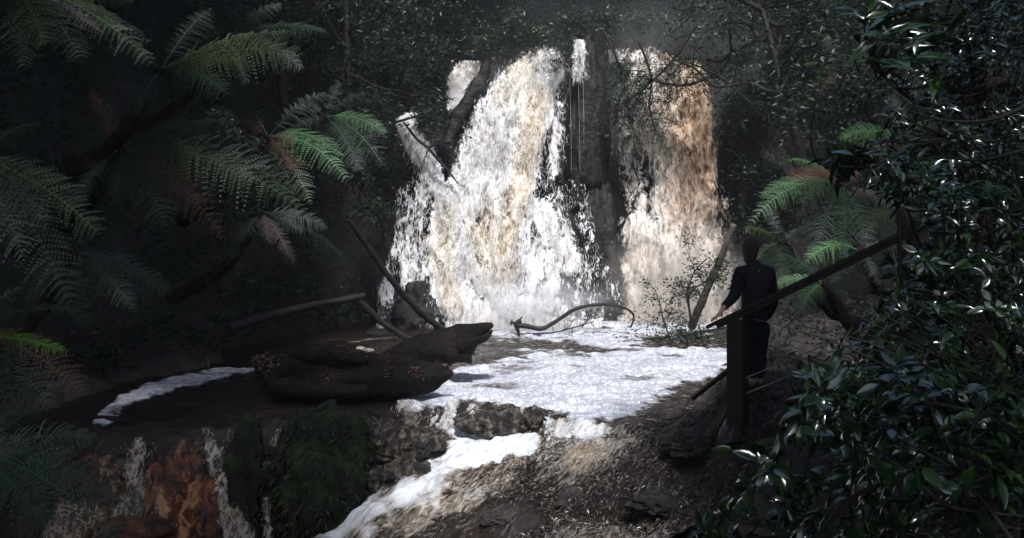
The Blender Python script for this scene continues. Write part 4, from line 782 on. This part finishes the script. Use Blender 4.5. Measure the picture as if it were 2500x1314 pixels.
glossy('tall shrub with small glinting leaves in the upper right corner', (3.1, 5.2, 0), 560, (2130, 2600), (-60, 560), (4.4, 6.4), .058, .02, 9, 'gloss2', 11, LEFT, 4)
glossy('dense shrub of mixed glossy leaves at the right edge above the handrail', (2.9, 4.6, 0), 280, (2060, 2590), (380, 920), (3.9, 5.8), .078, .028, 8, 'gloss', 9, LEFT, 5)
glossy('young shrub with narrow leaves behind the handrail wires', (3.6, 6.6, 0), 200, (2060, 2560), (560, 1100), (5.9, 7.6), .12, .03, 7, 'gloss2', 9, LEFT, 6)
glossy('leafy sprig with big drooping leaves reaching over the brown fern', (2.3, 5.0, 0), 5, (2030, 2120), (370, 420), (4.4, 4.8), .15, .045, 3, 'gloss', 2, None, 7, .5, P(2330, 470, 4.9))
glossy('high sprig of long pale glinting leaves at the top right', (2.5, 5.2, 0), 8, (2090, 2330), (20, 190), (4.4, 4.9), .2, .045, 4, 'gloss', 3, None, 8, .25, P(2420, 240, 5.1))
for lab, pts in (('thin pale bare branch sloping down across the bottom right leaves', [P(2130, 1090, 3.4), P(2240, 1180, 3.3), P(2330, 1240, 3.3), P(2520, 1262, 3.2)]), ('long bare twig arching through the leaves at the right edge', [P(2250, 980, 3.6), P(2370, 1005, 3.5), P(2470, 1050, 3.5), P(2540, 1110, 3.4)]),
        ('dark bare bough reaching left through the upper right leaves', [P(2560, 230, 4.2), P(2430, 290, 4.2), P(2310, 295, 4.3), P(2220, 270, 4.3)]), ('slender bare twig rising at the top right above the small leaves', [P(2100, 130, 5.2), P(2150, 75, 5.2), P(2200, 10, 5.2), P(2230, -60, 5.2)]),
        ('forked bare branch hanging in the middle of the right hand leaves', [P(2560, 350, 4.0), P(2400, 390, 4.0), P(2280, 385, 4.1), P(2150, 420, 4.2)]), ('bent bare stem low among the bottom leaves', [P(1990, 1314, 3.7), P(2060, 1230, 3.7), P(2190, 1160, 3.6), P(2300, 1150, 3.5)])):
    branch_thing('bare_branch', lab, 'branch', [(pts, [.010, .009, .007, .004])], None, extra_twigs=3, seed=len(lab), depth=1, tw=.25, tr=.004, mat='bark')
mb = MB(); n = 45; t0 = np.array([P(2380 + rng.normal(0, 60), 960 + rng.normal(0, 40), 4.2) for _ in range(n)]); rt = root('grass_tussock', 'tussock of long arching dry blades among the glossy leaves on the right', 'grass tussock', t0.mean(0))
for i in range(n):
    d = np.array([rng.normal(-.15, .3), rng.normal(-.1, .2), .3 + rng.random() * .2]); e = np.array([rng.normal(-.2, .2), 0, -.12]); tube(mb, [t0[i], t0[i] + d * .6, t0[i] + d + e * .4], [.004, .004, .001], 4, 9, cap=False, flat=.3)
mb.build('blades', M['reed'], rt); settle(rt)

# ------------------------------------------------------------------ vegetation on the gorge walls
def scatter_terr(n, keepf, seed):
    rs = np.random.default_rng(seed); i = rs.integers(1, NS - 1, n); j = rs.integers(0, NV - 1, n); a = rs.random((n, 1)); b = rs.random((n, 1))
    p = TERR[i, j] * (1 - a) + TERR[i - 1, j] * a; p = p * (1 - b) + (TERR[i, j + 1] * (1 - a) + TERR[i - 1, j + 1] * a) * b
    N = nrm[i]; k = keepf(p, rs); return p[k], -N[k]
def vis(p):
    px, py = to_px(p); return (p[:, 1] > 3) & (px > -250) & (px < 2750) & (py > -350) & (py < 1250), px, py
def infall(px, py, p): return (p[:, 1] > 20) & (py > np.interp(px, [880, 1000, 1090, 1180, 1380, 1480, 1720, 1850], [760, 330, 150, 118, 100, 96, 110, 560])) & (px > 930) & (px < 1810)
def kd(p, rs):
    v, px, py = vis(p); return v & ~infall(px, py, p) & (fbm(p * .9, 3, 88) + .5 > rs.random(len(p))) & (p[:, 2] > .25) & ~((p[:, 1] < 13) & (p[:, 2] < 1.5))
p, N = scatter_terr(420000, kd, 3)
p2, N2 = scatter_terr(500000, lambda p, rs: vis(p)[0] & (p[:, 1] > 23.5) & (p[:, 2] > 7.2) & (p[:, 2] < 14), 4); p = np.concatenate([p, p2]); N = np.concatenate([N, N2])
c = p + N * (rng.random((len(p), 1)) ** 1.5 * .6) + rng.normal(0, .08, (len(p), 3)); lit = ((p[:, 1] > 19) & (rng.random(len(p)) < .45)) | (rng.random(len(p)) < .1)  # these leaves get a brighter green, with the light painted in
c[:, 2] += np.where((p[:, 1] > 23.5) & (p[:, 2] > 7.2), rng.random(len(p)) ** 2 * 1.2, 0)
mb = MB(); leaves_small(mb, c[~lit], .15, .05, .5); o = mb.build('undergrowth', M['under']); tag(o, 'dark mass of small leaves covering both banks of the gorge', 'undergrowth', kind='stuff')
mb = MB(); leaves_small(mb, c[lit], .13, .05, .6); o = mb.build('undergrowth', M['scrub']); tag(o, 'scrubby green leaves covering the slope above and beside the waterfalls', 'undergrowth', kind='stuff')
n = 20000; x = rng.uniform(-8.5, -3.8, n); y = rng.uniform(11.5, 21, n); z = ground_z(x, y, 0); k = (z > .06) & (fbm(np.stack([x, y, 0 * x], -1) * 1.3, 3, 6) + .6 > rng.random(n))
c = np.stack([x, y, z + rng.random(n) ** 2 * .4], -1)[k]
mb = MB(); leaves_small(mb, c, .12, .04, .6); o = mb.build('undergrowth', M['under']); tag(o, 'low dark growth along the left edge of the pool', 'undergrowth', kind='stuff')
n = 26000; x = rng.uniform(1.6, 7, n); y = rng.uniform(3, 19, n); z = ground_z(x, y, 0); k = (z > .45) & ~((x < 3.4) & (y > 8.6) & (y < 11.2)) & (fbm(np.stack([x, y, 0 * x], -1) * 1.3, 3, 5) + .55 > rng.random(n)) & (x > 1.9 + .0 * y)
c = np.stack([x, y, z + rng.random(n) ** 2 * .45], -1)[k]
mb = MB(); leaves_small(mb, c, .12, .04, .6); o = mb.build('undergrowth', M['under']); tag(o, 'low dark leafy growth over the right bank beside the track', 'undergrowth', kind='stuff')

n = 60000; x = rng.uniform(.6, 4.5, n); y = rng.uniform(8.6, 13, n); z = ground_z(x, y); k = (z > water_z(x, y) - .02) & (fbm(np.stack([x, y, 0 * x], -1) * 2.1, 3, 15) + .5 > rng.random(n))
c = np.stack([x, y, z + .015 + rng.random(n) ** 3 * .05], -1)[k]
mb = MB(); leaves_small(mb, c, .055, .016, 1.6); o = mb.build('leaf_litter', M['litter_leaf']); tag(o, 'sodden fallen leaves and twigs strewn over the bank below the handrail', 'leaf litter', kind='stuff')

c = WET[rng.integers(0, len(WET), 13000)] + rng.normal(0, .018, (13000, 3)) * [1, 1, .4] + [0, 0, .006]
mb = MB(); leaves_small(mb, c, .05, .013, .7, dirs=np.array([-.5, -.6, -.1])); o = mb.build('glint_debris', M['glint_debris']); tag(o, 'bark and leaf scraps added as specks of glint on the shallow brown rapids', 'leaf litter', kind='stuff')

def shrub(label, base, blobs, nl, L, mat, seed, name='shrub', cat='shrub', group='shrubs around the falls', W=None):
    rs = np.random.default_rng(seed); base = np.asarray(base, float); rt = root(name, label, cat, base, group); mb = MB(); cs = []; 
    for b, r_ in blobs:
        b = np.asarray(b, float); tube(mb, [base, (base + b) / 2 + rs.normal(0, .12, 3), b], [.035, .025, .01], 6, 14, .2, seed)
        k = 16; tp = b + unit(rs.normal(size=(k, 3))) * r_ * rs.uniform(.4, 1.0, (k, 1)) * [1, 1, .75]
        for t in tp: tube(mb, [b, (b + t) / 2 + rs.normal(0, .05, 3), t], [.010, .007, .004], 4, 6, cap=False)
        cc = np.repeat(tp, nl // k, 0); cs.append(cc + rs.normal(0, r_ * .2, cc.shape))
    mb.build('stems', M['bark'], rt); ml = MB(); leaves_small(ml, np.concatenate(cs), L, W or L * .38, .6); ml.build('foliage', M[mat], rt); settle(rt); return rt
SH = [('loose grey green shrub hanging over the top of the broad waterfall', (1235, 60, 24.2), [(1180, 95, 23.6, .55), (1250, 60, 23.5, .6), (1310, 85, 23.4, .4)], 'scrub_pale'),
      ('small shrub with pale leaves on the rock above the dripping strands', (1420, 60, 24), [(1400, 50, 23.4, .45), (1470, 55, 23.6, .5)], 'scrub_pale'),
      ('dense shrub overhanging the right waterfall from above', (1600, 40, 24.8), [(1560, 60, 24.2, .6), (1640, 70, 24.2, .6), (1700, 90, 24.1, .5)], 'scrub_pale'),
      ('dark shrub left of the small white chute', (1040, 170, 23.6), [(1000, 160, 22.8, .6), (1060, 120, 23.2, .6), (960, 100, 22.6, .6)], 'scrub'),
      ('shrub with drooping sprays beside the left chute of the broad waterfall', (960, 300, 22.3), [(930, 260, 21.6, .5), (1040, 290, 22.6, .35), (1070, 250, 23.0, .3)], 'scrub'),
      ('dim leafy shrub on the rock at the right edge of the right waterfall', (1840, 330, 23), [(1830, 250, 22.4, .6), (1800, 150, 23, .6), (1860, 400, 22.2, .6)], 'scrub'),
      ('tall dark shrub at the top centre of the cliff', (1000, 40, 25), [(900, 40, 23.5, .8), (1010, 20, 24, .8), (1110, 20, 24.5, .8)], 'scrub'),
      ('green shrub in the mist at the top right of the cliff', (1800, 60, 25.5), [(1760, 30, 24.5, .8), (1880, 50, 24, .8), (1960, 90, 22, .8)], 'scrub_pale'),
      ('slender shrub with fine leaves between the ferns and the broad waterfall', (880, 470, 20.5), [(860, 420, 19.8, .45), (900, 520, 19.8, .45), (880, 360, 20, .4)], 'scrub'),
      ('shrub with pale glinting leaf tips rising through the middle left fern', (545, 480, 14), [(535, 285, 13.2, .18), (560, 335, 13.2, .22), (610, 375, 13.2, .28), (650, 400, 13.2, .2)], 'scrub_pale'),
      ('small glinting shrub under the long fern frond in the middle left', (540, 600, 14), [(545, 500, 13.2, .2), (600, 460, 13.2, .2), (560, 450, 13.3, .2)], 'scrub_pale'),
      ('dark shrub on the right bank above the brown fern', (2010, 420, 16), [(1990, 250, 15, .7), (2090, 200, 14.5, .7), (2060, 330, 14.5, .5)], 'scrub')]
for i, (lab, b, bl, mt) in enumerate(SH):
    near = b[2] < 14.5
    shrub(lab, P(*b), [(P(x_, y_, Y_), r_) for x_, y_, Y_, r_ in bl], 420 if near else 560, .055 if near else .12, mt, 200 + i)
def tree(label, base, top, limbs, r0, crown, nl, L, mat, seed):
    rs = np.random.default_rng(seed); rt = root('tree', label, 'tree', base, 'trees above the gorge'); mb = MB(); base = np.asarray(base, float); top = np.asarray(top, float)
    cc = tube(mb, [base, base * .6 + top * .4 + rs.normal(0, .15, 3), top], [r0, r0 * .75, r0 * .35], 10, 40, .15, seed, freq=4); tips = []
    for j in range(limbs):
        i = rs.integers(14, 40); d = unit(rs.normal(0, 1, 3) * [1, 1, .4] + [0, 0, .35]); branch_tree(mb, cc[i], d, crown * rs.uniform(.6, 1.1), r0 * .35, 2, int(rs.integers(1e6)), .7, 0, 5, tips)
    mb.build('trunk', M['bark'], rt); tp = np.array([t[0] for t in tips]); cs = np.repeat(tp, max(1, nl // len(tp)), 0); cs = cs + rs.normal(0, .3, cs.shape)
    ml = MB(); leaves_small(ml, cs, L, L * .4, .6); ml.build('crown', M[mat], rt); settle(rt)
tree('dark mossy tree leaning over the right waterfall from the right bank', P(1960, 420, 20.5), P(1860, 20, 21), 12, .17, 2.0, 2600, .14, 'scrub', 301)
tree('slim bare trunked tree at the top left of the broad waterfall', P(860, 330, 21.5), P(840, -150, 21.5), 11, .12, 2.2, 2600, .14, 'scrub', 302)
tree('thin tree with a pale trunk high on the left bank', P(690, 260, 18.5), P(720, -260, 18.5), 10, .10, 2.0, 2000, .14, 'under', 303)
tree('tree with a crooked trunk behind the upper right leaves', P(2110, 330, 15), P(2230, -60, 14.5), 10, .09, 1.6, 1800, .12, 'scrub', 304)

# ------------------------------------------------------------------ unseen forest canopy, added where its shade is wanted on banks and track
def canopy(label, boxes, n, L, seed):
    rs = np.random.default_rng(seed); cs = []
    for (x0, x1, y0, y1, z0, z1), wgt in boxes:
        m = int(n * wgt); c = np.stack([rs.uniform(x0, x1, m), rs.uniform(y0, y1, m), rs.uniform(z0, z1, m)], -1); cs.append(c[fbm(c * .45, 3, seed) > -.55])
    c = np.concatenate(cs); mb = MB(); leaves_small(mb, c, L, L * .6, 1.2); o = mb.build('shade_canopy', M['under']); tag(o, label, 'canopy', kind='stuff')
canopy('unseen leafy forest canopy added high over the gorge to cast shade', CANOPY, 15000, .7, 5)
# ------------------------------------------------------------------ spray mist at the foot of the falls, and the damp air
def mist(label, c, rad, dens, seed, colr=(1, 1, 1)):
    bm = bmesh.new(); bmesh.ops.create_icosphere(bm, subdivisions=3, radius=1); me = bpy.data.meshes.new('spray_mist'); bm.to_mesh(me); bm.free()
    o = bpy.data.objects.new('spray_mist', me); COL.objects.link(o); o.location = c; o.scale = rad
    m = bpy.data.materials.new('spray_mist'); m.use_nodes = True; t = m.node_tree; t.nodes.remove(t.nodes['Principled BSDF']); v = t.nodes.new('ShaderNodeVolumePrincipled')
    t.links.new(v.outputs[0], t.nodes['Material Output'].inputs['Volume']); v.inputs['Color'].default_value = (*colr, 1)
    tc = t.nodes.new('ShaderNodeTexCoord'); ln = t.nodes.new('ShaderNodeVectorMath'); ln.operation = 'LENGTH'; t.links.new(tc.outputs['Object'], ln.inputs[0])
    mr = t.nodes.new('ShaderNodeMapRange'); mr.interpolation_type = 'SMOOTHSTEP'; mr.inputs[1].default_value = 1; mr.inputs[2].default_value = .15; t.links.new(ln.outputs['Value'], mr.inputs[0])
    nz = t.nodes.new('ShaderNodeTexNoise'); nz.inputs['Scale'].default_value = 2.2; nz.inputs['Detail'].default_value = 3; t.links.new(tc.outputs['Object'], nz.inputs['Vector'])
    n2 = t.nodes.new('ShaderNodeMapRange'); n2.inputs[1].default_value = .38; n2.inputs[2].default_value = .68; n2.inputs[4].default_value = dens; t.links.new(nz.outputs['Fac'], n2.inputs[0])
    mu = t.nodes.new('ShaderNodeMath'); mu.operation = 'MULTIPLY'; t.links.new(mr.outputs[0], mu.inputs[0]); t.links.new(n2.outputs[0], mu.inputs[1]); t.links.new(mu.outputs[0], v.inputs['Density'])
    me.materials.append(m); tag(o, label, 'mist', kind='stuff')
mist('drifting spray mist over the lower half of the right waterfall', P(1660, 690, 22.0), (2.2, .8, 1.9), 3.2, 1, (1, .93, .86))
mist('spray mist boiling up at the foot of the broad waterfall', P(1290, 750, 21.0), (2.4, .8, 1.2), 2.4, 2)
mist('faint veil of mist hanging under the trees along the top of the falls', P(1520, 150, 24.2), (6.0, 2.2, 3.6), .11, 3)
bm = bmesh.new(); bmesh.ops.create_cube(bm, size=1); me = bpy.data.meshes.new('haze'); bm.to_mesh(me); bm.free()
hz = bpy.data.objects.new('haze', me); COL.objects.link(hz); hz.location = (0, 20, 13); hz.scale = (90, 90, 38)
m = bpy.data.materials.new('haze'); m.use_nodes = True; t = m.node_tree; t.nodes.remove(t.nodes['Principled BSDF']); v = t.nodes.new('ShaderNodeVolumePrincipled')
v.inputs['Density'].default_value = .0011; v.inputs['Color'].default_value = (.9, .95, 1, 1); v.inputs['Anisotropy'].default_value = .2; t.links.new(v.outputs[0], t.nodes['Material Output'].inputs['Volume']); me.materials.append(m)
tag(hz, 'thin damp air filling the gorge', 'haze', kind='stuff')
